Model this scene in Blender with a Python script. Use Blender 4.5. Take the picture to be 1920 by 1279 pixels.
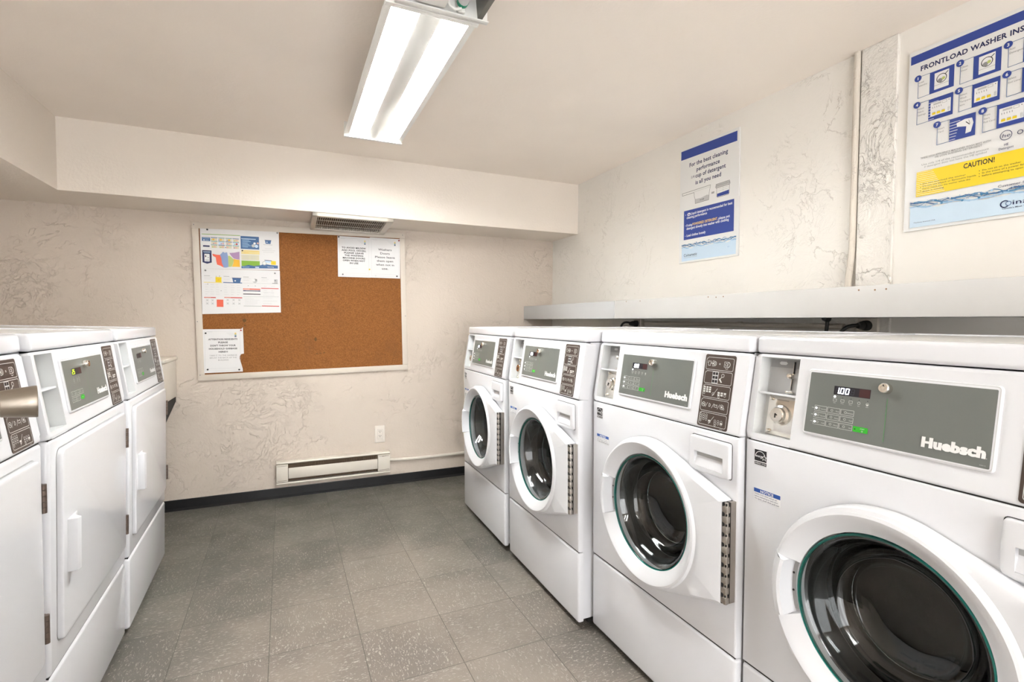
import bpy, bmesh, math, random
from mathutils import Vector, Matrix
random.seed(7)
PI = math.pi
for o in list(bpy.data.objects): bpy.data.objects.remove(o)
S = bpy.context.scene
COL = S.collection

# ------------------------------------------------------------------ camera
F_PX, YAW, PITCH, ROLL, EYE = 948.0577, .4175, -.0388, .004, 1.1652
cy, sy = math.cos(YAW), math.sin(YAW)
fw = Vector((sy*math.cos(PITCH), cy*math.cos(PITCH), math.sin(PITCH)))
rt = Vector((cy, -sy, 0)); up = rt.cross(fw)
r2 = rt*math.cos(ROLL)+up*math.sin(ROLL); u2 = up*math.cos(ROLL)-rt*math.sin(ROLL)
cam = bpy.data.objects.new('camera', bpy.data.cameras.new('camera')); COL.objects.link(cam)
cam.matrix_world = Matrix(((r2.x, u2.x, -fw.x, 0), (r2.y, u2.y, -fw.y, 0), (r2.z, u2.z, -fw.z, EYE), (0, 0, 0, 1)))
cam.data.sensor_width = 36; cam.data.lens = F_PX/1920*36; cam.data.clip_start = .02
S.camera = cam
# ------------------------------------------------------------------ world, exposure
W = bpy.data.worlds.new('world'); S.world = W; W.use_nodes = True
W.node_tree.nodes['Background'].inputs[0].default_value = (1, 1, 1, 1)
W.node_tree.nodes['Background'].inputs[1].default_value = 1.5  # ambient fill, enters through the added opening behind the camera
S.view_settings.view_transform = 'Standard'; S.view_settings.look = 'None'
S.view_settings.gamma = 1; S.view_settings.use_curve_mapping = False
S.view_settings.exposure = 2.42
TUBE_POWER = 19.0          # emission of each lit fluorescent tube
REAR_FILL_POWER = 6.0  # emission of the unseen fill light added to brighten the room

# room numbers
XL, XR, YN, YB, ZC = -1.46, 1.967, -2.2, 3.6287, 2.172
ZS, YS, XS = 1.811, 3.2434, -1.0408          # soffit underside, rear soffit face, left soffit face

# ------------------------------------------------------------------ materials
def _mat(name):
    m = bpy.data.materials.new(name); m.use_nodes = True
    nt = m.node_tree; b = nt.nodes['Principled BSDF']
    return m, nt, b
def mat(name, col, rough=.5, metal=0, coat=0, emit=0, ecol=None, trans=0, ior=1.45, spec=None, noise=0, nscale=40):
    m, nt, b = _mat(name)
    c = (*col, 1) if len(col) == 3 else col
    b.inputs['Base Color'].default_value = c
    b.inputs['Roughness'].default_value = rough; b.inputs['Metallic'].default_value = metal
    b.inputs['Coat Weight'].default_value = coat; b.inputs['IOR'].default_value = ior
    b.inputs['Transmission Weight'].default_value = trans
    if spec is not None: b.inputs['Specular IOR Level'].default_value = spec
    if emit:
        b.inputs['Emission Color'].default_value = (*(ecol or col), 1); b.inputs['Emission Strength'].default_value = emit
    if noise:
        t = nt.nodes.new('ShaderNodeTexCoord'); n = nt.nodes.new('ShaderNodeTexNoise'); n.inputs['Scale'].default_value = nscale
        n.inputs['Detail'].default_value = 5
        nt.links.new(t.outputs['Object'], n.inputs['Vector'])
        mx = nt.nodes.new('ShaderNodeMix'); mx.data_type = 'RGBA'
        mx.inputs[6].default_value = c; mx.inputs[7].default_value = (c[0]*(1-noise), c[1]*(1-noise), c[2]*(1-noise), 1)
        nt.links.new(n.outputs['Fac'], mx.inputs[0]); nt.links.new(mx.outputs[2], b.inputs['Base Color'])
        bp = nt.nodes.new('ShaderNodeBump'); bp.inputs['Strength'].default_value = noise; bp.inputs['Distance'].default_value = .0006
        nt.links.new(n.outputs['Fac'], bp.inputs['Height']); nt.links.new(bp.outputs[0], b.inputs['Normal'])
    return m
class NG:
    """tiny node-graph helper"""
    def __init__(s, nt): s.nt = nt
    def lk(s, v, inp):
        if hasattr(v, 'node'): s.nt.links.new(v, inp)
        else: inp.default_value = v
    def m(s, op, a, b=0.0, c=None, clamp=False):
        n = s.nt.nodes.new('ShaderNodeMath'); n.operation = op; n.use_clamp = clamp
        s.lk(a, n.inputs[0]); s.lk(b, n.inputs[1])
        if c is not None: s.lk(c, n.inputs[2])
        return n.outputs[0]
    def pos(s):
        return s.nt.nodes.new('ShaderNodeNewGeometry').outputs['Position']
    def sep(s, v):
        n = s.nt.nodes.new('ShaderNodeSeparateXYZ'); s.lk(v, n.inputs[0]); return n.outputs
    def comb(s, x, y, z):
        n = s.nt.nodes.new('ShaderNodeCombineXYZ'); s.lk(x, n.inputs[0]); s.lk(y, n.inputs[1]); s.lk(z, n.inputs[2]); return n.outputs[0]
    def noise(s, vec, scale, detail=4, rough=.55, dist=0):
        n = s.nt.nodes.new('ShaderNodeTexNoise'); s.lk(vec, n.inputs['Vector'])
        n.inputs['Scale'].default_value = scale; n.inputs['Detail'].default_value = detail
        n.inputs['Roughness'].default_value = rough; n.inputs['Distortion'].default_value = dist
        return n.outputs['Fac']
    def ramp(s, v, a, b, lo=0., hi=1.):
        n = s.nt.nodes.new('ShaderNodeMapRange'); n.interpolation_type = 'SMOOTHSTEP'
        s.lk(v, n.inputs[0]); s.lk(a, n.inputs[1]); s.lk(b, n.inputs[2]); n.inputs[3].default_value = lo; n.inputs[4].default_value = hi
        return n.outputs[0]
    def mix(s, f, a, b):
        n = s.nt.nodes.new('ShaderNodeMix'); n.data_type = 'RGBA'; s.lk(f, n.inputs[0])
        s.lk(a if hasattr(a, 'node') else (*a, 1), n.inputs[6]); s.lk(b if hasattr(b, 'node') else (*b, 1), n.inputs[7])
        return n.outputs[2]
    def bump(s, h, strength, dist, b):
        n = s.nt.nodes.new('ShaderNodeBump'); n.inputs['Strength'].default_value = strength; n.inputs['Distance'].default_value = dist
        s.lk(h, n.inputs['Height']); s.nt.links.new(n.outputs[0], b.inputs['Normal'])

def plaster(name, col, ridge=1., fine=.3, crack=.25, scale=5., thresh=(.42, .58), rough=.55, dist=.004, dirt=(.40, .33, .26)):
    """troweled, painted plaster: thin raised ridges in patches plus fine orange peel"""
    m, nt, b = _mat(name); g = NG(nt); p = g.pos()
    warp = nt.nodes.new('ShaderNodeVectorMath'); warp.operation = 'MULTIPLY_ADD'
    wn = nt.nodes.new('ShaderNodeTexNoise'); wn.inputs['Scale'].default_value = 3; nt.links.new(p, wn.inputs['Vector'])
    nt.links.new(wn.outputs['Color'], warp.inputs[0]); warp.inputs[1].default_value = (.35, .35, .35); nt.links.new(p, warp.inputs[2])
    q = warp.outputs[0]
    n1 = g.noise(q, scale, 5, .58, .3); n2 = g.noise(q, scale*2.7, 5, .6, .2)
    r1 = g.ramp(g.m('ABSOLUTE', g.m('SUBTRACT', n1, .5)), 0., .012, 1., 0.)
    r2_ = g.ramp(g.m('ABSOLUTE', g.m('SUBTRACT', n2, .47)), 0., .02, 1., 0.)
    mask = g.ramp(g.noise(p, 1.7, 4, .6), thresh[0], thresh[1])
    mask2 = g.ramp(g.noise(p, 3.1, 3), .42, .62)
    brk = g.ramp(g.noise(p, 9, 3), .46, .6)                     # breaks the ridges into short strokes
    h = g.m('MULTIPLY', g.m('ADD', g.m('MULTIPLY', r1, brk), g.m('MULTIPLY', g.m('MULTIPLY', r2_, mask2), .6)), mask)
    lump = g.m('MULTIPLY', g.noise(q, scale*5, 5, .65), g.m('ADD', g.m('MULTIPLY', mask, .9), .25))
    h3 = g.m('ADD', g.m('ADD', g.m('MULTIPLY', h, ridge), g.m('MULTIPLY', lump, ridge)), g.m('MULTIPLY', g.noise(p, 75, 4, .6), fine))
    g.bump(h3, .75, dist, b)
    edge = g.ramp(g.m('ABSOLUTE', g.m('SUBTRACT', n1, .49)), 0., .004, 1., 0.)
    chip = g.ramp(g.noise(p, 46, 3, .5), .735, .77)
    f = g.m('MULTIPLY', g.m('MULTIPLY', edge, brk), mask)
    f = g.m('MULTIPLY', g.m('MAXIMUM', f, g.m('MULTIPLY', chip, mask)), crack)
    tone = g.mix(g.ramp(g.noise(p, 1.1, 3), .35, .7), col, tuple(c*.95 for c in col))
    nt.links.new(g.mix(f, tone, dirt), b.inputs['Base Color'])
    b.inputs['Roughness'].default_value = rough
    return m

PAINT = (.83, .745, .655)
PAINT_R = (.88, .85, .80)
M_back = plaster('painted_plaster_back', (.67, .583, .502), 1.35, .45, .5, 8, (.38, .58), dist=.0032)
M_right = plaster('painted_plaster_right', PAINT_R, .7, .14, .45, 7, (.44, .6), dist=.0032)
M_column = plaster('painted_plaster_column', PAINT_R, 1.6, .2, .8, 9, (.0, .1), dist=.0045)
M_left = plaster('painted_plaster_left', PAINT, .5, .3, .1)
M_soffit = plaster('painted_soffit', (.85, .775, .695), .12, .5, .05, 4, (.5, .7), dist=.0035)
M_ceiling = plaster('painted_ceiling', (.94, .855, .775), .1, .3, .04, 3, (.5, .7), dist=.0025)

def floor_mat():
    m, nt, b = _mat('vinyl_tile'); g = NG(nt); p = g.pos(); x, y, z = g.sep(p)
    T = .3048; a = .0064; ox, oy = .2297, .2106+2-T*7
    dx = g.m('SUBTRACT', x, .2297); dy = g.m('SUBTRACT', y, 2.2106)
    u = g.m('DIVIDE', g.m('ADD', g.m('MULTIPLY', dx, math.cos(a)), g.m('MULTIPLY', dy, math.sin(a))), T)
    v = g.m('DIVIDE', g.m('SUBTRACT', g.m('MULTIPLY', dy, math.cos(a)), g.m('MULTIPLY', dx, math.sin(a))), T)
    iu, iv = g.m('FLOOR', u), g.m('FLOOR', v)
    fu, fv = g.m('SUBTRACT', u, iu), g.m('SUBTRACT', v, iv)
    eu = g.m('MINIMUM', fu, g.m('SUBTRACT', 1., fu)); ev = g.m('MINIMUM', fv, g.m('SUBTRACT', 1., fv))
    joint = g.ramp(g.m('MINIMUM', eu, ev), .002, .0065, 1., 0.)
    par = g.m('PINGPONG', g.m('ADD', iu, iv), 1.)
    wn = nt.nodes.new('ShaderNodeTexWhiteNoise'); wn.noise_dimensions = '2D'; g.lk(g.comb(iu, iv, 0.), wn.inputs['Vector'])
    rnd = wn.outputs['Value']
    seed = g.m('MULTIPLY', rnd, 40.)
    def fleck(sx, sy_, lo, hi, off):
        ax = g.m('ADD', g.m('MULTIPLY', x, sx), off); ay = g.m('MULTIPLY', y, sy_)
        return g.ramp(g.noise(g.comb(ax, ay, seed), 1., 3, .6, .8), lo, hi)
    fa = fleck(70, 190, .575, .635, 0.); fb = fleck(190, 70, .575, .635, 5.)
    sel = g.m('ADD', g.m('MULTIPLY', fa, par), g.m('MULTIPLY', fb, g.m('SUBTRACT', 1., par)))
    dk = g.m('ADD', g.m('MULTIPLY', fleck(60, 170, .60, .7, 11.), par), g.m('MULTIPLY', fleck(170, 60, .6, .7, 17.), g.m('SUBTRACT', 1., par)))
    wear = g.ramp(g.noise(p, 2.2, 4, .6), .35, .68)
    # tiles are paler in an oval down the aisle, darker green-grey outside it
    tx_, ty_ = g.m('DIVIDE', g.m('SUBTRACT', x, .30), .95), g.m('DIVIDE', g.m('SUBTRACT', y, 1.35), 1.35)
    aisle_mask = g.ramp(g.m('ADD', g.m('SQRT', g.m('ADD', g.m('MULTIPLY', tx_, tx_), g.m('MULTIPLY', ty_, ty_))), g.m('MULTIPLY', g.m('SUBTRACT', g.noise(p, 3, 4, .6), .5), .9)), .35, 1.25, 1., 0.)
    base = g.mix(aisle_mask, g.mix(rnd, (.088, .085, .071), (.128, .121, .102)), g.mix(rnd, (.175, .150, .130), (.235, .203, .176)))
    wear = g.m('MULTIPLY', wear, aisle_mask)
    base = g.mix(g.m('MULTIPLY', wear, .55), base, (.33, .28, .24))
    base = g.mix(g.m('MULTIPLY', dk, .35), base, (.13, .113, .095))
    flk = g.m('MULTIPLY', g.m('MULTIPLY', sel, g.m('ADD', .45, g.m('MULTIPLY', aisle_mask, .55))), g.m('SUBTRACT', .70, g.m('MULTIPLY', wear, .42)))
    c = g.mix(flk, base, (.56, .50, .44))
    c = g.mix(g.m('MULTIPLY', joint, .75), c, (.045, .038, .03))
    nt.links.new(c, b.inputs['Base Color'])
    nt.links.new(g.ramp(g.noise(p, 5, 4), .3, .7, .30, .5), b.inputs['Roughness'])
    g.bump(g.m('SUBTRACT', g.m('MULTIPLY', g.noise(p, 30, 3), .25), joint), .35, .0012, b)
    return m
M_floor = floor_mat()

def cork_mat():
    m, nt, b = _mat('cork'); g = NG(nt); p = g.pos()
    n = g.noise(p, 160, 5, .7); n2 = g.noise(p, 5, 4, .6); sp = g.ramp(g.noise(p, 230, 2), .66, .72)
    c = g.mix(g.ramp(n, .35, .68), (.205, .070, .011), (.325, .120, .024))
    c = g.mix(g.m('MULTIPLY', g.ramp(n2, .5, .75), .45), c, (.19, .07, .018))
    c = g.mix(g.m('MULTIPLY', sp, .6), c, (.50, .25, .10))
    scr = g.ramp(g.m('ABSOLUTE', g.m('SUBTRACT', g.noise(p, 6, 3, .4, 2.), .5)), 0., .004, 1., 0.)
    c = g.mix(g.m('MULTIPLY', scr, .45), c, (.11, .04, .012))
    nt.links.new(c, b.inputs['Base Color']); b.inputs['Roughness'].default_value = .85
    g.bump(n, .4, .001, b); return m
M_cork = cork_mat()

def brushed(name, col, rough=.35):
    m, nt, b = _mat(name); g = NG(nt)
    t = nt.nodes.new('ShaderNodeTexCoord').outputs['Object']; x, y, z = g.sep(t)
    n = g.noise(g.comb(g.m('MULTIPLY', x, 40.), g.m('MULTIPLY', y, 900.), g.m('MULTIPLY', z, 900.)), 1., 2)
    b.inputs['Base Color'].default_value = (*col, 1); b.inputs['Metallic'].default_value = 1
    nt.links.new(g.ramp(n, .2, .8, rough-.08, rough+.12), b.inputs['Roughness']); g.bump(n, .15, .0003, b)
    return m
M_enamel = mat('white_enamel', (.715, .72, .75), .22, coat=.4, noise=.012, nscale=300)
M_plastic = mat('white_plastic', (.70, .705, .73), .3, coat=.15)
M_lidtop = mat('lid_enamel', (.70, .69, .67), .3, noise=.06, nscale=60)
M_inner = mat('recess_plastic', (.66, .67, .67), .4)
M_greyplate = mat('grey_plate', (.42, .42, .42), .4)
M_greydark = mat('grey_plate_dark', (.30, .30, .30), .4)
M_panel = mat('panel_overlay_grey', (.155, .165, .152), .33, noise=.05, nscale=200)
M_sticker = mat('sticker_brown', (.062, .042, .034), .4)
M_black = mat('black_plastic', (.012, .012, .012), .35)
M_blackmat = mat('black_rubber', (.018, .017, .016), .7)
M_gap = mat('dark_seam', (.03, .03, .03), .8)
M_chrome = mat('chrome', (.80, .76, .70), .16, metal=1)
M_steel = mat('stainless_drum', (.055, .052, .05), .22, metal=1, noise=.12, nscale=60)
M_hinge = mat('hinge_steel', (.52, .48, .43), .35, metal=1)
M_hinge_brown = mat('dryer_hinge_brown', (.16, .12, .10), .38, metal=.7)
M_gasket = mat('gasket_rubber', (.03, .03, .03), .5)
M_glass = mat('bowl_glass', (.72, .75, .75), .015, trans=1, ior=1.48)
M_teal = mat('teal_seal', (.012, .21, .175), .25, coat=.5)
M_knob = brushed('satin_nickel', (.36, .315, .27), .36)
M_wood = mat('board_frame_paint', (.70, .63, .55), .5, noise=.05, nscale=30)
M_paper = mat('paper', (.80, .79, .79), .7)
M_board = mat('poster_board', (.80, .80, .79), .35)
M_shelf = mat('shelf_white', (.60, .59, .575), .45, noise=.03, nscale=20)
M_shelf2 = mat('shelf_grey_white', (.54, .545, .55), .4)
M_beige = mat('heater_enamel', (.72, .665, .585), .4, noise=.03, nscale=30)
M_heatin = mat('heater_inside', (.13, .085, .05), .6)
M_fixture = mat('fixture_enamel', (.86, .85, .82), .4)
M_fixgrey = mat('fixture_grey', (.20, .19, .17), .45)
M_pipe = plaster('painted_pipe', (.74, .68, .60), .6, .3, .5, 14, (.3, .6), dist=.002)
M_switch = mat('outlet_plastic', (.78, .72, .65), .35)
M_tube = mat('lamp_tube_lit', (1, 1, 1), .4, emit=TUBE_POWER, ecol=(.965, 1, 1))
M_tube_fill = mat('lamp_tube_fill_rear', (1, 1, 1), .4, emit=REAR_FILL_POWER, ecol=(.965, 1, 1))
M_tube_off = mat('lamp_tube_unlit', (.72, .70, .70), .3)
M_green = mat('end_cap_green', (.02, .30, .17), .35)
M_vent = mat('vent_metal', (.50, .44, .37), .5, noise=.15, nscale=60)
M_ventdark = mat('vent_dust', (.13, .09, .06), .9)
M_baseb = mat('vinyl_base_black', (.012, .012, .013), .3)
M_pin = {'black': M_black, 'grey': mat('pin_grey', (.2, .2, .2), .3, metal=.6), 'yellow': mat('pin_yellow', (.8, .6, .02), .4),
         'red': mat('pin_red', (.35, .02, .03), .4), 'white': mat('pin_white', (.7, .7, .68), .3)}
# print inks
INKS = {}
def ink(name, col, rough=.45, emit=0):
    if name not in INKS: INKS[name] = mat('ink_'+name, col, rough, emit=emit)
    return INKS[name]
for n, c in dict(blue=(.032, .065, .31), navy=(.012, .018, .09), black=(.014, .012, .014), grey=(.28, .28, .28), lgrey=(.52, .52, .52), white=(.82, .82, .82),
                 sky=(.33, .52, .72), skyl=(.58, .72, .85), skyd=(.06, .22, .42), yellow=(.86, .64, .012), yellowl=(.80, .68, .30), green=(.22, .42, .03), lgreen=(.50, .58, .18),
                 red=(.62, .05, .035), coral=(.80, .13, .07), periw=(.24, .33, .56), mauve=(.42, .26, .45), orange=(.83, .47, .03), steelb=(.05, .13, .30), teal=(.13, .33, .36),
                 peach=(.74, .45, .36), greenbtn=(.03, .42, .02), dkbtn=(.25, .25, .22), line=(.62, .63, .60), disp=(.012, .010, .014), dispr=(.05, .012, .012), dred=(.35, .02, .03),
                 noticeb=(.02, .08, .33), greenline=(.05, .36, .06), cream=(.68, .64, .48), logo=(.78, .78, .77), amber=(.95, .62, .12)).items(): ink(n, c)
INKS['dig'] = mat('display_digit', (.8, .85, 1), .4, emit=2.5)
INKS['digoff'] = mat('display_digit_off', (.035, .033, .045), .4)
INKS['digg'] = mat('display_digit_green', (.45, .75, .02), .4, emit=.8)
INKS['led'] = mat('led_lit', (1, 1, 1), .4, emit=1.6)

# ------------------------------------------------------------------ mesh helpers
def tag(o, label=None, cat=None, group=None, kind=None):
    if label: o['label'] = label
    if cat: o['category'] = cat
    if group: o['group'] = group
    if kind: o['kind'] = kind
    return o
def finish(name, bm, mats, parent=None, smooth=35, recalc=True):
    if recalc: bmesh.ops.recalc_face_normals(bm, faces=bm.faces)
    if smooth:
        lim = math.radians(smooth)
        for f in bm.faces: f.smooth = True
        for e in bm.edges:
            if len(e.link_faces) != 2 or e.calc_face_angle(0) > lim: e.smooth = False
    me = bpy.data.meshes.new(name); bm.to_mesh(me); bm.free()
    for m in (mats if isinstance(mats, (list, tuple)) else [mats]): me.materials.append(m)
    o = bpy.data.objects.new(name, me); COL.objects.link(o)
    if parent: o.parent = parent
    return o
def empty(name, loc=(0, 0, 0), rz=0, parent=None):
    o = bpy.data.objects.new(name, None); COL.objects.link(o); o.location = loc; o.rotation_euler = (0, 0, rz)
    o.empty_display_size = .1
    if parent: o.parent = parent
    return o
def merge(bm, tmp, mi=0):
    vm = {v: bm.verts.new(v.co) for v in tmp.verts}
    for f in tmp.faces:
        try: nf = bm.faces.new([vm[v] for v in f.verts]); nf.material_index = mi
        except ValueError: pass
    tmp.free()
def box(bm, x0, x1, y0, y1, z0, z1, r=0, seg=3, mi=0):
    t = bmesh.new(); bmesh.ops.create_cube(t, size=1)
    for v in t.verts: v.co = Vector(((x0+x1)/2+v.co.x*(x1-x0), (y0+y1)/2+v.co.y*(y1-y0), (z0+z1)/2+v.co.z*(z1-z0)))
    if r: bmesh.ops.bevel(t, geom=list(t.edges), offset=r, segments=seg, affect='EDGES', profile=.5, clamp_overlap=True)
    merge(bm, t, mi)
def prism(bm, pts, axis, a, b, mi=0, bev=0):
    """closed polygon pts extruded along axis from a to b; pts are the other two coordinates in order"""
    def P(p, c): return {'x': (c, p[0], p[1]), 'y': (p[0], c, p[1]), 'z': (p[0], p[1], c)}[axis]
    t = bmesh.new(); A = [t.verts.new(P(p, a)) for p in pts]; B = [t.verts.new(P(p, b)) for p in pts]; n = len(pts)
    t.faces.new(A); t.faces.new(B[::-1])
    for i in range(n): t.faces.new((A[i], B[i], B[(i+1) % n], A[(i+1) % n]))
    bmesh.ops.recalc_face_normals(t, faces=t.faces)
    if bev: bmesh.ops.bevel(t, geom=list(t.edges), offset=bev, segments=3, affect='EDGES', profile=.5, clamp_overlap=True)
    merge(bm, t, mi)
def lathe(bm, prof, c=(0, 0, 0), axis='y', n=48, mi=0, closed=False):
    """prof: list of (radius, along-axis)"""
    rings = []
    for r, h in prof:
        ring = []
        for k in range(n if r > 1e-6 else 1):
            a = 2*PI*k/n; p, q = r*math.cos(a), r*math.sin(a)
            co = {'y': (p, h, q), 'x': (h, p, q), 'z': (p, q, h)}[axis]
            ring.append(bm.verts.new((co[0]+c[0], co[1]+c[1], co[2]+c[2])))
        rings.append(ring)
    prs = list(zip(rings[:-1], rings[1:])) + ([(rings[-1], rings[0])] if closed else [])
    for A, B in prs:
        for k in range(n):
            k2 = (k+1) % n
            if len(A) == 1 and len(B) == 1: continue
            if len(A) == 1: f = bm.faces.new((A[0], B[k], B[k2]))
            elif len(B) == 1: f = bm.faces.new((A[k], B[0], A[k2]))
            else: f = bm.faces.new((A[k], B[k], B[k2], A[k2]))
            f.material_index = mi
def tube(bm, pts, r, n=12, mi=0, caps=True):
    pts = [Vector(p) for p in pts]; rings = []; ref = None
    for i, p in enumerate(pts):
        d = (pts[min(i+1, len(pts)-1)]-pts[max(i-1, 0)]).normalized()
        if ref is None: ref = d.orthogonal().normalized()
        ref = (ref-d*ref.dot(d)).normalized(); s = d.cross(ref); rr = r[i] if isinstance(r, (list, tuple)) else r
        rings.append([bm.verts.new(p+ref*math.cos(2*PI*k/n)*rr+s*math.sin(2*PI*k/n)*rr) for k in range(n)])
    for A, B in zip(rings[:-1], rings[1:]):
        for k in range(n):
            f = bm.faces.new((A[k], A[(k+1) % n], B[(k+1) % n], B[k])); f.material_index = mi
    if caps:
        bm.faces.new(rings[0][::-1]).material_index = mi; bm.faces.new(rings[-1]).material_index = mi
def plate(bm, u0, u1, v0, v1, holes, depth, bev, mi=0, wall=None, seg=4, hd=None):
    """front plate in the x-z plane at y=0 going to y=depth, rounded outer front edges, rectangular holes with walls going to their own depth"""
    t = bmesh.new()
    us = sorted({u0, u1, *[h[0] for h in holes], *[h[1] for h in holes]}); vs = sorted({v0, v1, *[h[2] for h in holes], *[h[3] for h in holes]})
    V = {(i, j): t.verts.new((a, 0, b)) for i, a in enumerate(us) for j, b in enumerate(vs)}
    inh = lambda a, b: any(h[0] < a < h[1] and h[2] < b < h[3] for h in holes)
    for i in range(len(us)-1):
        for j in range(len(vs)-1):
            if not inh((us[i]+us[i+1])/2, (vs[j]+vs[j+1])/2):
                t.faces.new((V[i, j], V[i+1, j], V[i+1, j+1], V[i, j+1]))
    outer = [e for e in t.edges if len(e.link_faces) == 1 and (all(abs(v.co.x-u0) < 1e-7 for v in e.verts) or all(abs(v.co.x-u1) < 1e-7 for v in e.verts) or
             all(abs(v.co.z-v0) < 1e-7 for v in e.verts) or all(abs(v.co.z-v1) < 1e-7 for v in e.verts))]
    r = bmesh.ops.extrude_edge_only(t, edges=outer)
    for v in [g for g in r['geom'] if isinstance(g, bmesh.types.BMVert)]: v.co.y = depth
    on = lambda v: abs(v.co.y) < 1e-7
    def corner(v): return (abs(v.co.x-u0) < 1e-7 or abs(v.co.x-u1) < 1e-7) and (abs(v.co.z-v0) < 1e-7 or abs(v.co.z-v1) < 1e-7)
    be = [e for e in outer if e.is_valid] + [e for e in t.edges if corner(e.verts[0]) and corner(e.verts[1]) and abs(e.verts[0].co.y-e.verts[1].co.y) > 1e-6 and abs(e.verts[0].co.x-e.verts[1].co.x) < 1e-7 and abs(e.verts[0].co.z-e.verts[1].co.z) < 1e-7]
    bmesh.ops.bevel(t, geom=list(set(be)), offset=bev, segments=seg, affect='EDGES', profile=.5, clamp_overlap=True)
    merge(bm, t, mi)
    for k, (a, b, c, d) in enumerate(holes):
        D = hd[k] if hd else depth
        A = [bm.verts.new(p) for p in ((a, 0, c), (b, 0, c), (b, 0, d), (a, 0, d))]; B = [bm.verts.new((v.co.x, D, v.co.z)) for v in A]
        for i in range(4):
            f = bm.faces.new((A[i], A[(i+1) % 4], B[(i+1) % 4], B[i])); f.material_index = wall if wall is not None else mi
def rrect(x0, x1, z0, z1, r, n=6):
    P = []
    for cx, cz, a0 in ((x1-r, z1-r, 0), (x0+r, z1-r, 90), (x0+r, z0+r, 180), (x1-r, z0+r, 270)):
        for k in range(n+1):
            a = math.radians(a0+90*k/n); P.append((cx+r*math.cos(a), cz+r*math.sin(a)))
    return P
def slab(bm, pts, y0, y1, bev=0, mi=0, seg=2):
    """outline pts (x,z), front face at y0, back at y1 (y1>y0), front edge softened"""
    t = bmesh.new(); A = [t.verts.new((p[0], y0, p[1])) for p in pts]; B = [t.verts.new((p[0], y1, p[1])) for p in pts]; n = len(pts)
    f = t.faces.new(A); fr = list(f.edges); t.faces.new(B[::-1])
    for i in range(n): t.faces.new((A[i], B[i], B[(i+1) % n], A[(i+1) % n]))
    bmesh.ops.recalc_face_normals(t, faces=t.faces)
    if bev: bmesh.ops.bevel(t, geom=fr, offset=bev, segments=seg, affect='EDGES', profile=.5, clamp_overlap=True)
    merge(bm, t, mi)

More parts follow.
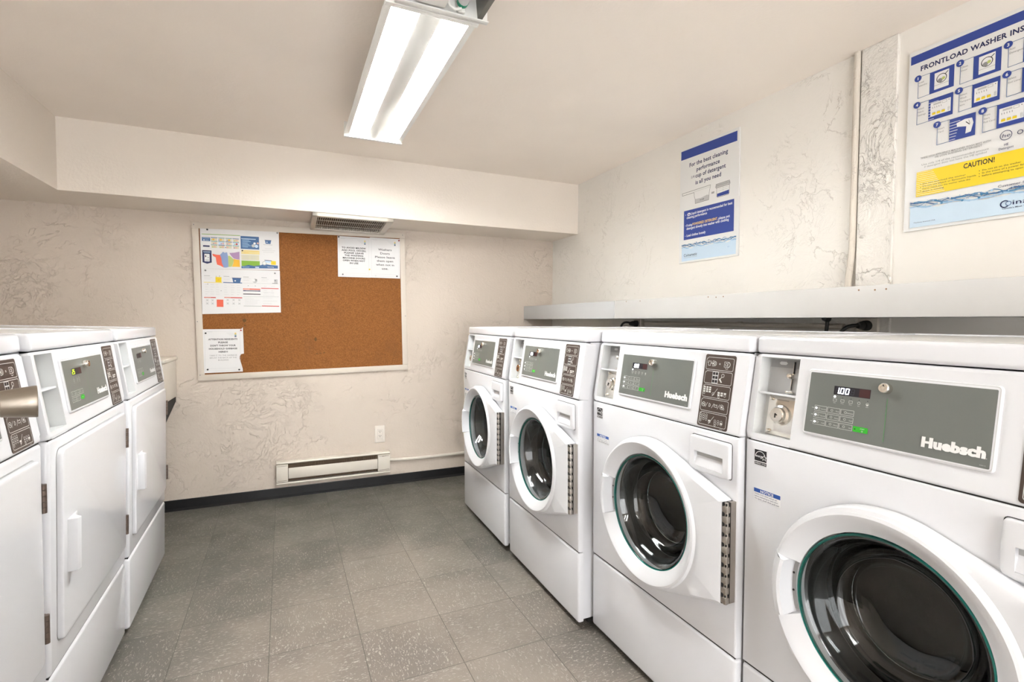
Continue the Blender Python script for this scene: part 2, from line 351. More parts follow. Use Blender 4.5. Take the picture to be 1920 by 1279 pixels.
# ------------------------------------------------------------------ flat print (ink lies in thin layers on the surface it is printed on)
_glyph = {}
def glyphs(s, bold):
    k = (s, bold)
    if k not in _glyph:
        c = bpy.data.curves.new('t', 'FONT'); c.body = s; c.offset = bold; c.resolution_u = 2; c.space_character = 1+bold*2.0
        o = bpy.data.objects.new('t', c); COL.objects.link(o); bpy.context.view_layer.update()
        me = bpy.data.meshes.new_from_object(o.evaluated_get(bpy.context.evaluated_depsgraph_get()))
        vs = [(v.co.x, v.co.y) for v in me.vertices]; fs = [tuple(p.vertices) for p in me.polygons]
        bpy.data.objects.remove(o); bpy.data.curves.remove(c); bpy.data.meshes.remove(me)
        xs = [v[0] for v in vs] or [0]
        _glyph[k] = (vs, fs, min(xs), max(xs))
    return _glyph[k]
class Art:
    def __init__(s, bm, mats, y=0, step=.00012, ox=0, oz=0):
        s.bm, s.mats, s.y, s.step, s.n, s.ox, s.oz = bm, mats, y, step, 1, ox, oz; s.k = 0
    def mi(s, c):
        m = INKS[c] if isinstance(c, str) else c
        if m not in s.mats: s.mats.append(m)
        return s.mats.index(m)
    def lay(s): s.n += 1; s.k = 0
    def depth(s):
        s.k += 1; return s.y-s.step*s.n-(s.k % 48)*2e-6
    def poly(s, pts, c):
        y = s.depth()
        f = s.bm.faces.new([s.bm.verts.new((x+s.ox, y, z+s.oz)) for x, z in pts]); f.material_index = s.mi(c); f.normal_update()
        if f.normal.y > 0: f.normal_flip()
    def rect(s, x0, x1, z0, z1, c): s.poly([(x0, z0), (x1, z0), (x1, z1), (x0, z1)], c)
    def rr(s, x0, x1, z0, z1, r, c): s.poly(rrect(x0, x1, z0, z1, r, 4), c)
    def disc(s, x, z, r, c, n=20, rz=None): s.poly([(x+r*math.cos(2*PI*k/n), z+(rz or r)*math.sin(2*PI*k/n)) for k in range(n)], c)
    def loop(s, pts, w, c, closed=True):
        n = len(pts)
        for i in range(n if closed else n-1): s.line(pts[i], pts[(i+1) % n], w, c)
    def line(s, p, q, w, c):
        dx, dz = q[0]-p[0], q[1]-p[1]; l = math.hypot(dx, dz) or 1; ex, ez = dx/l*w*.35, dz/l*w*.35; nx, nz = -dz/l*w/2, dx/l*w/2
        s.poly([(p[0]-ex+nx, p[1]-ez+nz), (p[0]-ex-nx, p[1]-ez-nz), (q[0]+ex-nx, q[1]+ez-nz), (q[0]+ex+nx, q[1]+ez+nz)], c)
    def ring(s, x, z, r, w, c, a0=0, a1=360, n=18):
        P = [(x+r*math.cos(math.radians(a0+(a1-a0)*k/n)), z+r*math.sin(math.radians(a0+(a1-a0)*k/n))) for k in range(n+1)]
        s.loop(P, w, c, False)
    def box(s, x0, x1, z0, z1, w, c): s.loop([(x0, z0), (x1, z0), (x1, z1), (x0, z1)], w, c)
    def text(s, t, x, z, h, c, bold=0., width=None, align='l', shear=0.):
        """h = cap height; width = exact width of the line"""
        vs, fs, a, b = glyphs(t, bold); k = h/.70; w0 = (b-a)*k; sx = (width/w0 if width else 1.)*k; w = (b-a)*sx
        if align == 'c': x -= w/2
        if align == 'r': x -= w
        y = s.depth(); mi = s.mi(c)
        V = [s.bm.verts.new((x+(p[0]-a)*sx+shear*p[1]*k+s.ox, y, z+p[1]*k+s.oz)) for p in vs]
        for f in fs:
            try: nf = s.bm.faces.new([V[i] for i in f]); nf.material_index = mi; nf.normal_update()
            except ValueError: continue
            if nf.normal.y > 0: nf.normal_flip()
    def water(s, x0, x1, zt0, zt1, zb, lo='skyl', seed=1):
        rnd = random.Random(seed); n = 36; W_ = x1-x0
        f = lambda i, ph, a: zt0+(zt1-zt0)*i/n+a*math.sin(i*.55+ph)+a*.6*math.sin(i*1.3+ph*2)
        top = [(x0+W_*i/n, f(i, 1., .0035)) for i in range(n+1)]
        s.poly([(x0, zb)]+[(x, z-.018) for x, z in top][0:1]+[(x, z-.014) for x, z in top]+[(x1, zb)], lo); s.lay()
        for ph, a, w, c in ((0, .004, .004, 'skyd'), (1.4, .005, .0028, 'steelb'), (2.6, .003, .005, 'sky'), (4, .006, .002, 'skyd')):
            P = [(x0+W_*i/n, f(i, ph, a)-.006*((ph*3) % 2)) for i in range(n+1)]
            for i in range(n): s.line(P[i], P[i+1], w*(.35+.9*abs(math.sin(i*.7+ph))), c)
            s.lay()
        for _ in range(26):
            x = x0+W_*(.1+.55*rnd.random()); z = zt0+(zt1-zt0)*(x-x0)/W_+rnd.uniform(-.014, .008)
            s.disc(x, z, rnd.uniform(.0012, .0035), rnd.choice(['skyd', 'sky', 'white']), 8)
def sheet(name, w, h, th, paper, outline=None):
    bm = bmesh.new(); pts = outline or [(0, 0), (w, 0), (w, h), (0, h)]
    slab(bm, pts, 0, th); mats = [paper]
    return bm, mats, Art(bm, mats, 0)

# ------------------------------------------------------------------ setting
def struct(name, bm, mats, parent=None, smooth=0):
    o = finish(name, bm, mats, parent, smooth)
    if not parent: o['kind'] = 'structure'
    return o
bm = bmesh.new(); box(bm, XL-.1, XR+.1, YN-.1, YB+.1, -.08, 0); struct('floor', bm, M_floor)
bm = bmesh.new(); box(bm, XL-.1, XR+.1, YN-.1, YB+.1, ZC, ZC+.08); struct('ceiling', bm, M_ceiling)
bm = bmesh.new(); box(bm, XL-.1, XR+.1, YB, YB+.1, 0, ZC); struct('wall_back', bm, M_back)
bm = bmesh.new(); box(bm, XR, XR+.1, YN-.1, YB, 0, ZC); struct('wall_right', bm, M_right)
bm = bmesh.new(); box(bm, XL-.1, XL, YN-.1, YB, 0, ZC); struct('wall_left', bm, M_left)
bm = bmesh.new(); box(bm, XL, -.75, YN-.1, YN, 0, ZC); box(bm, 1.25, XR, YN-.1, YN, 0, ZC); box(bm, -.75, 1.25, YN-.1, YN, 2.08, ZC); struct('wall_near', bm, M_left)   # wide unseen opening added behind the camera so world light fills the room
# dropped soffits
bm = bmesh.new(); prism(bm, [(XS, YN), (XS+.001, YS), (XR, YS), (XR, YB), (XL, YB), (XL, YN)], 'z', ZS, ZC, 0, 0)
struct('trim_1', bm, M_soffit)
# painted concrete column strip between the smooth and rough plaster on the right wall
bm = bmesh.new(); box(bm, XR-.016, XR, 1.098, 1.222, 0, ZC, .004); struct('trim_2', bm, M_column)
bm = bmesh.new(); box(bm, XR-.006, XR, YN, 1.098, 0, ZC); struct('trim_3', bm, mat('smooth_painted_panel', PAINT_R, .5, noise=.03, nscale=12))
bm = bmesh.new(); box(bm, XL, XR, YB-.008, YB, 0, .064, .003)
prism(bm, [(YB-.008, .012), (YB-.02, .002), (YB-.022, 0), (YB-.008, 0)], 'x', XL, XR); struct('baseboard_back', bm, M_baseb)
bm = bmesh.new(); box(bm, XR-.024, XR-.016, YN, YB-.03, 0, .064, .003); struct('baseboard_right', bm, M_baseb)
bm = bmesh.new(); box(bm, XL, XL+.008, YN, YB-.03, 0, .064, .003); struct('baseboard_left', bm, M_baseb)

# ------------------------------------------------------------------ machines: shared builders.  local x: viewer's right, local y: into the machine, local z: up
MW = .664; TILT = math.atan2(.035, .214)
def console_frame(root):
    bm = bmesh.new()
    hole = (.017, .120, .018, .208)
    plate(bm, 0, MW, .0010, .2155, [hole], .045, .008, 0, 1, 4, [.036])
    # recess divider shelf, back plate
    a, b, c, d = hole
    box(bm, a, b, .004, .036, .117, .1225, .001, 2, 2)
    box(bm, a, b, .034, .040, c, d, 0, 2, 1)
    o = finish('console', bm, [M_plastic, M_inner, M_plastic], root); o.location = (0, 0, .874); o.rotation_euler = (-TILT, 0, 0)
    return o
def control_panel(con, washer=True):
    bm = bmesh.new()
    for x0, x1, z0, z1, y0, r in ((.148, .488, .0415, .189, -.005, .008), ):
        slab(bm, rrect(x0, x1, z0, z1, r), y0, .002, .003, 0)
    mats = [M_plastic]; A = Art(bm, mats, -.005, .0002)
    A.n = 0; A.loop(rrect(.151, .485, .0445, .186, .005, 4), .0012, 'lgrey'); A.n = 1
    A.rr(.154, .482, .0476, .1814, .002, M_panel); A.lay()
    A.rect(.2097, .284, .138, .1564, 'disp'); A.lay()
    A.rect(.262, .283, .139, .1555, 'dispr')
    A.lay()
    def digit(x, z, h, segs, c, off='digoff'):
        w = h*.55; t = h*.14; m = z+h/2
        L = {'a': ((x, z+h), (x+w, z+h)), 'g': ((x, m), (x+w, m)), 'd': ((x, z), (x+w, z)), 'f': ((x, m), (x, z+h)), 'b': ((x+w, m), (x+w, z+h)), 'e': ((x, z), (x, m)), 'c': ((x+w, z), (x+w, m))}
        for k, (p, q) in L.items():
            if k in segs or off: A.line((p[0]+(p[1]-z)*.1, p[1]), (q[0]+(q[1]-z)*.1, q[1]), t, c if k in segs else off)
    if washer:
        digit(.2135, .1415, .011, 'bc', 'dig'); digit(.224, .1415, .011, 'abcdef', 'dig'); digit(.2345, .1415, .011, 'abcdef', 'dig'); digit(.2455, .1415, .011, '', 'dig')
        A.disc(.2215, .1413, .0009, 'dig', 8)
        A.disc(.2135, .1333, .0022, 'led', 12)
        for i, (x, z) in enumerate(((.2145, .126), (.2305, .1262), (.2475, .1262), (.264, .1262), (.2805, .126))):
            A.box(x-.0035, x+.0035, z-.0025, z+.0025, .0006, 'line') if i < 3 else A.ring(x, z, .0026, .0006, 'line')
            A.text(('Start', 'Wash', 'Rinse', 'Spin', 'Clean')[i], x, z-.0065, .0018, 'line', 0, None, 'c')
            if i: A.disc(x, .1325, .0009, 'black', 8)
        A.disc(.2805, .1245, .002, 'line', 10)
        names = (('Normal', 'Perm', 'Delicates'), ('Normal', 'Heavy', 'Soak'), ('Cold', 'Warm', 'Hot'))
        for j, z in enumerate((.0975, .0828, .0675)):
            for i, x in enumerate((.1728, .2015, .2302)):
                A.box(x, x+.0265, z, z+.0112, .0007, 'line')
                A.text(names[j][i], x+.0250, z+.0037, .0024, 'line', .004, None, 'r')
                A.ring(x+.0095, z+.0056, .0022, .0006, 'line', n=10)
                if i == 0: A.disc(x+.0035, z+.0056, .0021, 'led', 10)
                else: A.disc(x+.0035, z+.0056, .0010, 'black', 8)
            A.line((.1665, z+.0056), (.171, z+.0056), .0008, 'line')
        A.rect(.2585, .2875, .0672, .0785, 'greenbtn'); A.lay()
        A.disc(.2625, .0728, .0014, 'black', 8); A.text('START', .277, .0738, .0021, 'line', .004, None, 'c'); A.ring(.277, .0702, .0013, .0005, 'line', n=8)
    else:
        digit(.214, .1415, .0115, 'abged', 'digg', 'digoff'); digit(.2245, .1415, .0115, 'afgcd', 'digg', 'digoff')
        for i, x in enumerate((.214, .240, .254)):
            A.disc(x, .131, .0009, 'line', 8); A.box(x-.0025, x+.0025, .1215, .1275, .0006, 'line'); A.text(('Start', 'Dry', 'Cool')[i], x, .1165, .0018, 'line', 0, None, 'c')
        for j, z in enumerate((.083, .0665)):
            for i, x in enumerate((.1745, .2055, .2365)):
                if j == 1 and i == 2: continue
                A.box(x, x+.0285, z, z+.0125, .0008, 'line'); A.ring(x+.009, z+.006, .0028, .0006, 'line', n=10)
                A.text((('Low', 'Med', 'High'), ('Delicate', 'Time', ''))[j][i], x+.0265, z+.004, .0024, 'line', .004, None, 'r')
        A.disc(.2535, .0728, .0155, 'greenbtn', 20, .0068); A.lay(); A.text('START', .2535, .072, .0021, 'line', .004, None, 'c')
    A.line((.3163, .1428), (.3175, .058), .0006, 'greenline')  # thin green line on the panel face
    for ddx, ddz in ((0, 0), (.0009, 0), (.0018, 0), (0, .0006), (.0009, .0006), (.0018, .0006)):
        A.text('Huebsch', .3815+ddx, .0645+ddz, .0172, 'logo', .035, .0925)
    A.disc(.4772, .0645, .0006, 'logo', 6)
    A.text('W2H112', .4685, .0515, .0016, 'lgrey', 0, None)
    o = finish('control_panel', bm, mats, con, 0, False); o['label'] = 'grey control panel overlay with small display, buttons and white lettering'
    bm = bmesh.new()
    lathe(bm, [(0, -.019), (.0035, -.019), (.0036, -.0175), (.0052, -.0175), (.0053, -.019), (.0085, -.019), (.0098, -.0175), (.0105, -.014), (.0108, -.005)], (.3125, 0, .1625), 'y', 28)
    box(bm, .3119, .3131, -.0195, -.018, .1660, .1698, 0, 2, 1)
    lathe(bm, [(0, -.0192), (.0028, -.0192), (.003, -.0178)], (.3125, 0, .1625), 'y', 16)
    o = finish('panel_lock', bm, [M_chrome, M_black], con); o['label'] = 'round keyed chrome lock'
def sticker(con):
    bm = bmesh.new(); slab(bm, rrect(.520, .624, .006, .205, .006), -.0012, .0005); mats = [M_sticker]; A = Art(bm, mats, -.0012, .0002)
    x0, x1 = .5255, .6185; H = .0355; z = .1985
    for k in range(5):
        t = z-.0015-k*.0379; b = t-.0335
        P = rrect(x0, x1, b, t, .004, 3); P = [p for p in P if not (p[0] < x0+.0042 and p[1] > t-.0042)]
        P2 = []
        for p in P: P2.append(p)
        P2.insert(4, (x0+.006, t)); P2.insert(5, (x0, t-.006))
        A.loop(P2, .0011, 'line')
        A.text(str(k+1), x0-.0005, t-.0035, .0026, 'line')
        m = (t+b)/2; c = 'line'
        if k == 0:
            A.loop([(.5325, m-.006), (.5325, m+.002), (.5300, m+.001), (.5315, m+.006), (.5345, m+.006), (.5365, m+.0045), (.5385, m+.006), (.5415, m+.006), (.543, m+.001), (.5405, m+.002), (.5405, m-.006)], .0011, c)
            A.line((.541, m), (.551, m), .0013, c); A.line((.551, m), (.548, m+.0025), .001, c); A.line((.551, m), (.548, m-.0025), .001, c)
            A.box(.5475, .5525, m-.007, m+.007, .001, c); A.ring(.5545, m, .0062, .0013, c, -90, 90); A.ring(.5545, m, .003, .0011, c)
            A.ring(.5725, m, .0018, .0009, c, n=8); A.box(.588, .6, m-.007, m+.007, .001, c); A.ring(.595, m, .0036, .0011, c); A.ring(.6, m, .007, .0016, c, -80, 80); A.ring(.597, m-.006, .006, .001, c, 220, 320)
        elif k == 1:
            A.rect(.552, .573, b+.001, t-.0005, 'lgrey'); A.lay()
            for i in range(6): A.rect(.5535+.0095*(i % 2), .5615+.0095*(i % 2), b+.003+.0105*(i//2), b+.0105+.0105*(i//2), 'black')
            A.ring(.588, m+.0075, .0045, .0011, c); A.line((.585, m+.003), (.5785, m-.0045), .0016, c); A.poly([(.576, m-.003), (.580, m-.0005), (.588, m-.011), (.584, m-.012)], c); A.line((.58, m-.001), (.583, m-.006), .0012, c)
        elif k in (2, 4):
            fill = k == 2
            for i in range(3):
                for j in range(3):
                    x, y = .531+i*.0098, m+.0095-j*.0058
                    A.rect(x-.0035, x+.0035, y-.0022, y+.0022, c) if fill else A.ring(x, y, .0033, .0008, c, n=8)
            for i in range(3):
                for j in range(2):
                    x, y = .582+i*.0105, m-.0015-j*.0058
                    A.rect(x-.0038, x+.0038, y-.0022, y+.0022, c) if (fill and not (i == 2 and j == 1)) else A.ring(x, y, .0033, .0008, c, n=8)
            A.ring(.531, m-.0075, .003, .0009, c, n=8); A.ring(.563, m-.0065, .0035, .0009, c, n=8); A.ring(.583, m-.0125, .0028, .0009, c, n=8)
            if not fill: A.rect(.5585, .5665, m-.006, m-.002, c); A.rect(.5995, .6075, m-.0075, m-.0035, c)
            A.line((.5605, m-.0125), (.576, m+.009), .0011, c)
        else:
            A.ring(.535, m, .0058, .0012, c); A.line((.531, m+.003), (.539, m-.003), .0012, c); A.line((.532, m-.001), (.538, m+.002), .001, c)
            for xx in (.545, .5675, .587): A.line((xx-.0035, m-.007), (xx+.0035, m+.006), .001, c)
            A.line((.5545, m-.0045), (.5545, m+.0045), .0012, c); A.ring(.5548, m, .0042, .0012, c, -90, 90)
            A.loop(rrect(.572, .582, m-.003, m+.0025, .0012, 2), .0011, c); A.line((.5715, m+.0035), (.5745, m+.0035), .001, c); A.line((.5795, m+.0035), (.5825, m+.0035), .001, c)
            A.ring(.598, m, .006, .0011, c); A.disc(.598, m, .003, c, 8); A.ring(.6045, m-.004, .0025, .0009, c, n=8)
    A.text('W2H201', .600, .0075, .0018, 'line')
    o = finish('instruction_sticker', bm, mats, con, 0, False); o['label'] = 'dark brown sticker with five rows of white pictograms'
def coin_parts(con):
    bm = bmesh.new()
    box(bm, .0205, .120, .0325, .0355, .124, .208, 0, 2, 0); box(bm, .0205, .120, .0318, .0324, .187, .207, 0, 2, 1)
    slab(bm, [(.044, .198), (.048, .202), (.062, .202), (.066, .198), (.062, .194), (.048, .194)], .0308, .0317, 0, 2)
    box(bm, .0830, .0868, .0295, .0322, .172, .200, .0008, 2, 3)           # slot shroud
    box(bm, .0850, .0875, .0288, .0320, .174, .203, 0, 2, 4)
    box(bm, .0815, .0862, .0295, .0322, .134, .160, .0008, 2, 3); box(bm, .0838, .0860, .0288, .0320, .134, .161, 0, 2, 4)
    lathe(bm, [(0, .020), (.004, .020), (.0065, .022), (.0068, .028), (.0068, .033)], (.079, 0, .168), 'y', 20, 3)
    slab(bm, rrect(.073, .0925, .1255, .1305, .0024), .024, .033, .001, 3)
    o = finish('coin_slot', bm, [M_greyplate, M_greydark, M_inner, M_chrome, M_black], con); o['label'] = 'grey plate with a chrome-lipped coin slot'
    bm = bmesh.new()
    box(bm, .0295, .120, .0290, .0340, .020, .1165, .001, 2, 0)
    lathe(bm, [(0, .010), (.0165, .010), (.0185, .012), (.0190, .020), (.0245, .023), (.0255, .029)], (.068, 0, .0705), 'y', 36, 0)
    box(bm, .0655, .0705, .0085, .0105, .0690, .0720, 0, 2, 1); box(bm, .0650, .0668, .0085, .0105, .0630, .0740, 0, 2, 1)
    for x, z in ((.037, .109), (.037, .028)):
        lathe(bm, [(0, .024), (.0035, .0245), (.0048, .027), (.005, .029)], (x, 0, z), 'y', 14, 0)
    mats = [M_chrome, M_black]; A = Art(bm, mats, .029, .0003); A.text('GREENWALD', .052, .106, .003, 'grey', 0, .032)
    o = finish('coin_vault_lock', bm, mats, con); o['label'] = 'polished metal coin vault plate with keyhole'
def body(root, zk):
    bm = bmesh.new()
    t = bmesh.new(); pr = [(.022, .035), (.022, .874), (.056, 1.086), (.695, 1.086), (.695, .035)]
    A_ = [t.verts.new((.005, y, z)) for y, z in pr]; B_ = [t.verts.new((MW-.005, y, z)) for y, z in pr]
    t.faces.new(A_); t.faces.new(B_[::-1])
    for i in (2, 3, 4): t.faces.new((A_[i], B_[i], B_[(i+1) % 5], A_[(i+1) % 5]))        # open at the front, behind the panels
    merge(bm, t, 0)
    box(bm, .03, MW-.03, .06, .66, .0, .035, 0, 2, 1)
    prism(bm, [(.006, zk-.006), (.006, zk+.006), (.022, zk+.006), (.022, zk-.006)], 'x', .006, MW-.006, 1)
    prism(bm, [(.005, .866), (.004, .880), (.024, .88), (.024, .866)], 'x', .006, MW-.006, 1)
    finish('cabinet', bm, [M_enamel, M_blackmat], root)
    bm = bmesh.new(); plate(bm, 0, MW, .024, zk-.0012, [], .022, .010, 0, None, 4)
    finish('lower_panel', bm, M_enamel, root)
    bm = bmesh.new()
    t = bmesh.new(); bmesh.ops.create_cube(t, size=1)
    x0, x1, y0, y1, z0, z1 = 0, MW, .032, .70, 1.0883, 1.131
    for v in t.verts: v.co = Vector(((x0+x1)/2+v.co.x*(x1-x0), (y0+y1)/2+v.co.y*(y1-y0)+(.004 if v.co.z > 0 and v.co.y < 0 else 0), (z0+z1)/2+v.co.z*(z1-z0)))
    bmesh.ops.bevel(t, geom=list(t.edges), offset=.009, segments=4, affect='EDGES', profile=.5)
    tf = max(t.faces, key=lambda f: f.calc_center_median().z+f.calc_area())
    r = bmesh.ops.inset_region(t, faces=[tf], thickness=.022, depth=0); r2b = bmesh.ops.inset_region(t, faces=[tf], thickness=.004, depth=-.004)
    tf.material_index = 1
    for v in t.verts: pass
    vm = {v: bm.verts.new(v.co) for v in t.verts}
    for f in t.faces: nf = bm.faces.new([vm[v] for v in f.verts]); nf.material_index = f.material_index
    t.free(); finish('lid', bm, [M_enamel, M_lidtop], root)
DC = (.338, .577); DR = .228
def make_washer():
    root = empty('front_load_washer'); body(root, .2955)
    con = console_frame(root); control_panel(con, True); sticker(con); coin_parts(con)
    # front panel with the drum opening
    bm = bmesh.new(); z0, z1 = .2972, .8728; N = 72; HR = .205
    def edge(a, m=0.):
        c, s_ = math.cos(a), math.sin(a); k = []
        if c > 1e-9: k.append((MW-m-DC[0])/c)
        if c < -1e-9: k.append((m-DC[0])/c)
        if s_ > 1e-9: k.append((z1-m-DC[1])/s_)
        if s_ < -1e-9: k.append((z0+m-DC[1])/s_)
        return min(k)
    angs = sorted([2*PI*k/N for k in range(N)]+[math.atan2(zz-DC[1], xx-DC[0]) % (2*PI) for xx in (0, MW) for zz in (z0, z1)])
    b = .007; rings = []
    for kind in range(8):
        ring = []
        for a in angs:
            c, s_ = math.cos(a), math.sin(a)
            if kind == 0: r, y = HR-.01, .05
            elif kind == 1: r, y = HR-.003, .004
            elif kind == 2: r, y = HR+.002, 0
            if kind <= 2: ring.append(bm.verts.new((DC[0]+r*c, y, DC[1]+r*s_))); continue
            E = edge(a); ex, ez = DC[0]+E*c, DC[1]+E*s_
            m = (b, b*.62, b*.29, .0008, 0)[kind-3]; y = (0, .0008, .0029, .0062, .022)[kind-3]
            ex = min(max(ex, m), MW-m); ez = min(max(ez, z0+m), z1-m)
            ring.append(bm.verts.new((ex, y, ez)))
        rings.append(ring)
    n = len(angs)
    for A_, B_ in zip(rings[:-1], rings[1:]):
        for k in range(n):
            k2 = (k+1) % n
            try: bm.faces.new((A_[k], A_[k2], B_[k2], B_[k]))
            except ValueError: pass
    bmesh.ops.remove_doubles(bm, verts=bm.verts, dist=1e-6)
    fp = finish('front_panel', bm, M_enamel, root, 25)
    # efficiency mark and notice stickers
    bm = bmesh.new(); slab(bm, [(.028, .8145), (.0635, .8145), (.0635, .853), (.028, .853)], -.0008, .0005); mats = [INKS['white']]; A = Art(bm, mats, -.0008, .0002)
    A.rect(.0288, .0628, .8245, .8522, 'black'); A.rect(.0288, .0628, .8153, .8225, 'black'); A.lay()
    A.text('ENERGY STAR', .0458, .8172, .0036, 'white', .01, .031, 'c')
    A.ring(.0452, .835, .0138, .0014, 'white', 5, 175); A.text('energy', .0315, .834, .0062, 'white', .01, .021, shear=.15)
    st = [(.0565+.0075*(1 if i % 2 == 0 else .42)*math.sin(i*PI/5), .835+.0075*(1 if i % 2 == 0 else .42)*math.cos(i*PI/5)) for i in range(10)]
    A.loop(st, .0010, 'white')
    finish('efficiency_sticker', bm, mats, root, 0, False)['label'] = 'small square black efficiency mark'
    bm = bmesh.new(); slab(bm, [(.029, .727), (.102, .727), (.102, .756), (.029, .756)], -.0008, .0005); mats = [INKS['white']]; A = Art(bm, mats, -.0008, .0002)
    A.rect(.029, .102, .7462, .756, 'noticeb'); A.lay(); A.text('NOTICE', .0655, .7478, .0063, 'white', .03, .036, 'c')
    for i, l in enumerate(('DOOR LOCK LIGHT must go out', 'before attempting to open door.', 'To open, push then pull out.')):
        A.text(l, .031, .7408-i*.0058, .0031, 'navy', .008, (.062, .066, .069)[i])
    finish('notice_sticker', bm, mats, root, 0, False)['label'] = 'white notice sticker with a blue header'
    # soap drawer
    bm = bmesh.new(); t = bmesh.new(); plate(t, .506, .643, .7595, .852, [(.524, .624, .771, .811)], .012, .006, 0, 0, 3, [.0115])
    for v in t.verts: v.co.y -= .0125
    for v in t.verts:
        if v.co.z < .768 and v.co.y < -.002: v.co.z -= .002*math.sin(PI*(v.co.x-.506)/.137)
    merge(bm, t, 0)
    def q(pts, mi): f = bm.faces.new([bm.verts.new(p) for p in pts]); f.material_index = mi
    q([(.524, -.001, .811), (.624, -.001, .811), (.624, -.001, .797), (.524, -.001, .797)], 2)
    q([(.524, -.001, .797), (.624, -.001, .797), (.624, -.0115, .7715), (.524, -.0115, .7715)], 0)
    mats = [M_plastic, M_gap, M_greyplate]; A = Art(bm, mats, 0, .0003); A.loop(rrect(.5045, .6445, .758, .8535, .007, 4), .0016, M_gap)
    finish('soap_drawer', bm, mats, root, 30, False)
    # door: polar shell around the glass, with a flange reaching the hinge and a raised grip on the left
    door = empty('door', (DC[0], 0, DC[1]), 0, root)
    hx, hz = .3085, .134
    dd = math.hypot(hx, hz); pa = math.atan2(hz, hx); ta = pa+math.acos(DR/dd)
    def R(a):
        a = (a+PI) % (2*PI)-PI; s_ = abs(a)
        if s_ <= pa: return hx/math.cos(s_)
        if s_ <= ta: return DR/math.cos(s_-ta)
        return DR
    angs = sorted(set([2*PI*k/120 for k in range(120)]+[pa, 2*PI-pa, ta, 2*PI-ta]+[math.radians(x) for x in (161.9, 162.4, 199.6, 200.1)]))
    bm = bmesh.new(); rings = []
    for a in angs:
        d = math.degrees(a); grip = 162 < d < 200; c, s_ = math.cos(a), math.sin(a); Ro = R(a); L = []
        fl = max(0, (Ro-DR)/(dd-DR))                       # 0 on the circle, 1 at the hinge corners
        if grip:
            prof = [(Ro, -.004), (Ro+.0003, -.030), (Ro-.003, -.038), (Ro-.011, -.048), (Ro-.020, -.055), (Ro-.029, -.0575), (Ro-.035, -.054), (Ro-.037, -.014), (.183, -.012), (.178, -.018), (.1755, -.021), (.1735, .002)]
        else:
            fy = -.036
            prof = [(Ro, -.004), (Ro, -.028+.004*fl), (Ro-.003, -.034), (Ro-.010, -.0375), (max(.2235, min(Ro-.011, .2235)) if Ro > .236 else Ro-.011, fy-.003),
                    (.2185, -.0455), (.213, -.0475), (.206, -.0455), (.194, -.037), (.183, -.0275), (.1755, -.0225), (.1735, .002)]
        rings.append([bm.verts.new((r*c, y, r*s_)) for r, y in prof])
    for i in range(len(angs)):
        A_, B_ = rings[i], rings[(i+1) % len(angs)]
        for k in range(len(A_)-1): bm.faces.new((A_[k], A_[k+1], B_[k+1], B_[k]))
    o = finish('door_ring', bm, M_plastic, door, 28)
    bm = bmesh.new()
    P = []
    for k in range(13):
        a = math.radians(164+34*k/12); P.append(a)
    for k in range(12):
        f = bm.faces.new([bm.verts.new((r*math.cos(a), -.0145, r*math.sin(a))) for r, a in ((.1925, P[k]), (.1925, P[k+1]), (.1795, P[k+1]), (.1795, P[k]))])
    for zz in (-.018, .022): lathe(bm, [(0, -.0165), (.0022, -.0165), (.0026, -.015)], (-.187, 0, zz), 'y', 10, 1)
    finish('grip_pocket', bm, [M_greyplate, M_black], door)['label'] = 'grey finger pocket with two screws'
    bm = bmesh.new()
    lathe(bm, [(.1725, -.0185), (.1675, -.016), (.160, -.004), (.150, .030), (.146, .033), (.138, .060), (.118, .076), (.112, .074), (.104, .083), (.07, .090), (0, .092),
               ], (0, 0, 0), 'y', 72)
    lathe(bm, [(0, .088), (.068, .086), (.106, .078), (.134, .057), (.146, .028), (.156, -.006), (.164, -.019), (.1705, -.0215), (.1725, -.0185)], (0, 0, 0), 'y', 72)
    bmesh.ops.remove_doubles(bm, verts=bm.verts, dist=1e-5)
    o = finish('door_glass', bm, M_glass, door, 60); o['label'] = 'clear glass bowl window'
    bm = bmesh.new(); lathe(bm, [(.1752, -.0185), (.1735, -.0210), (.1708, -.0205), (.1700, -.0130), (.1752, -.0120)], (0, 0, -.0028), 'y', 72, 0, True)
    finish('glass_seal', bm, M_teal, door)['label'] = 'thin teal seal round the glass'
    bm = bmesh.new(); x = hx
    box(bm, x-.001, x+.003, -.034, 0, -.131, .131, 0, 2, 1)
    tube(bm, [(x+.0085, -.0285, -.131), (x+.0085, -.0285, .131)], .0052, 12, 0)
    for k in range(10):
        zz = -.131+k*.0262
        box(bm, x-.0015, x+.0148, -.0342, -.022, zz+.0010, zz+.0178, .0015, 2, 0)
        box(bm, x+.004, x+.0130, -.0335, -.022, zz+.0188, zz+.0252, .0008, 2, 2)
    box(bm, x+.003, x+.0125, -.018, 0, -.131, .131, 0, 2, 0)
    finish('piano_hinge', bm, [M_hinge, M_gap, M_black], door)['label'] = 'long steel piano hinge'
    # drum and gasket
    bm = bmesh.new()
    lathe(bm, [(.198, .018), (.187, .022), (.182, .04), (.188, .06), (.184, .078), (.195, .09)], (DC[0], 0, DC[1]), 'y', 64)
    finish('gasket', bm, M_gasket, root, 50)['label'] = 'dark rubber door gasket'
    bm = bmesh.new()
    lathe(bm, [(.192, .085), (.196, .10), (.255, .12), (.258, .14), (.258, .44), (.245, .47), (.12, .485), (.06, .46), (0, .455)], (DC[0], 0, DC[1]), 'y', 72)
    for k in range(3):
        a = math.radians(100+120*k); c, s_ = math.cos(a), math.sin(a)
        pts = []
        for w, r in ((-.035, .256), (-.012, .205), (.012, .205), (.035, .256)): pts.append((c*r-s_*w, s_*r+c*w))
        prism(bm, [(DC[0]+p[0], DC[1]+p[1]) for p in pts], 'y', .13, .45, 0, .004)
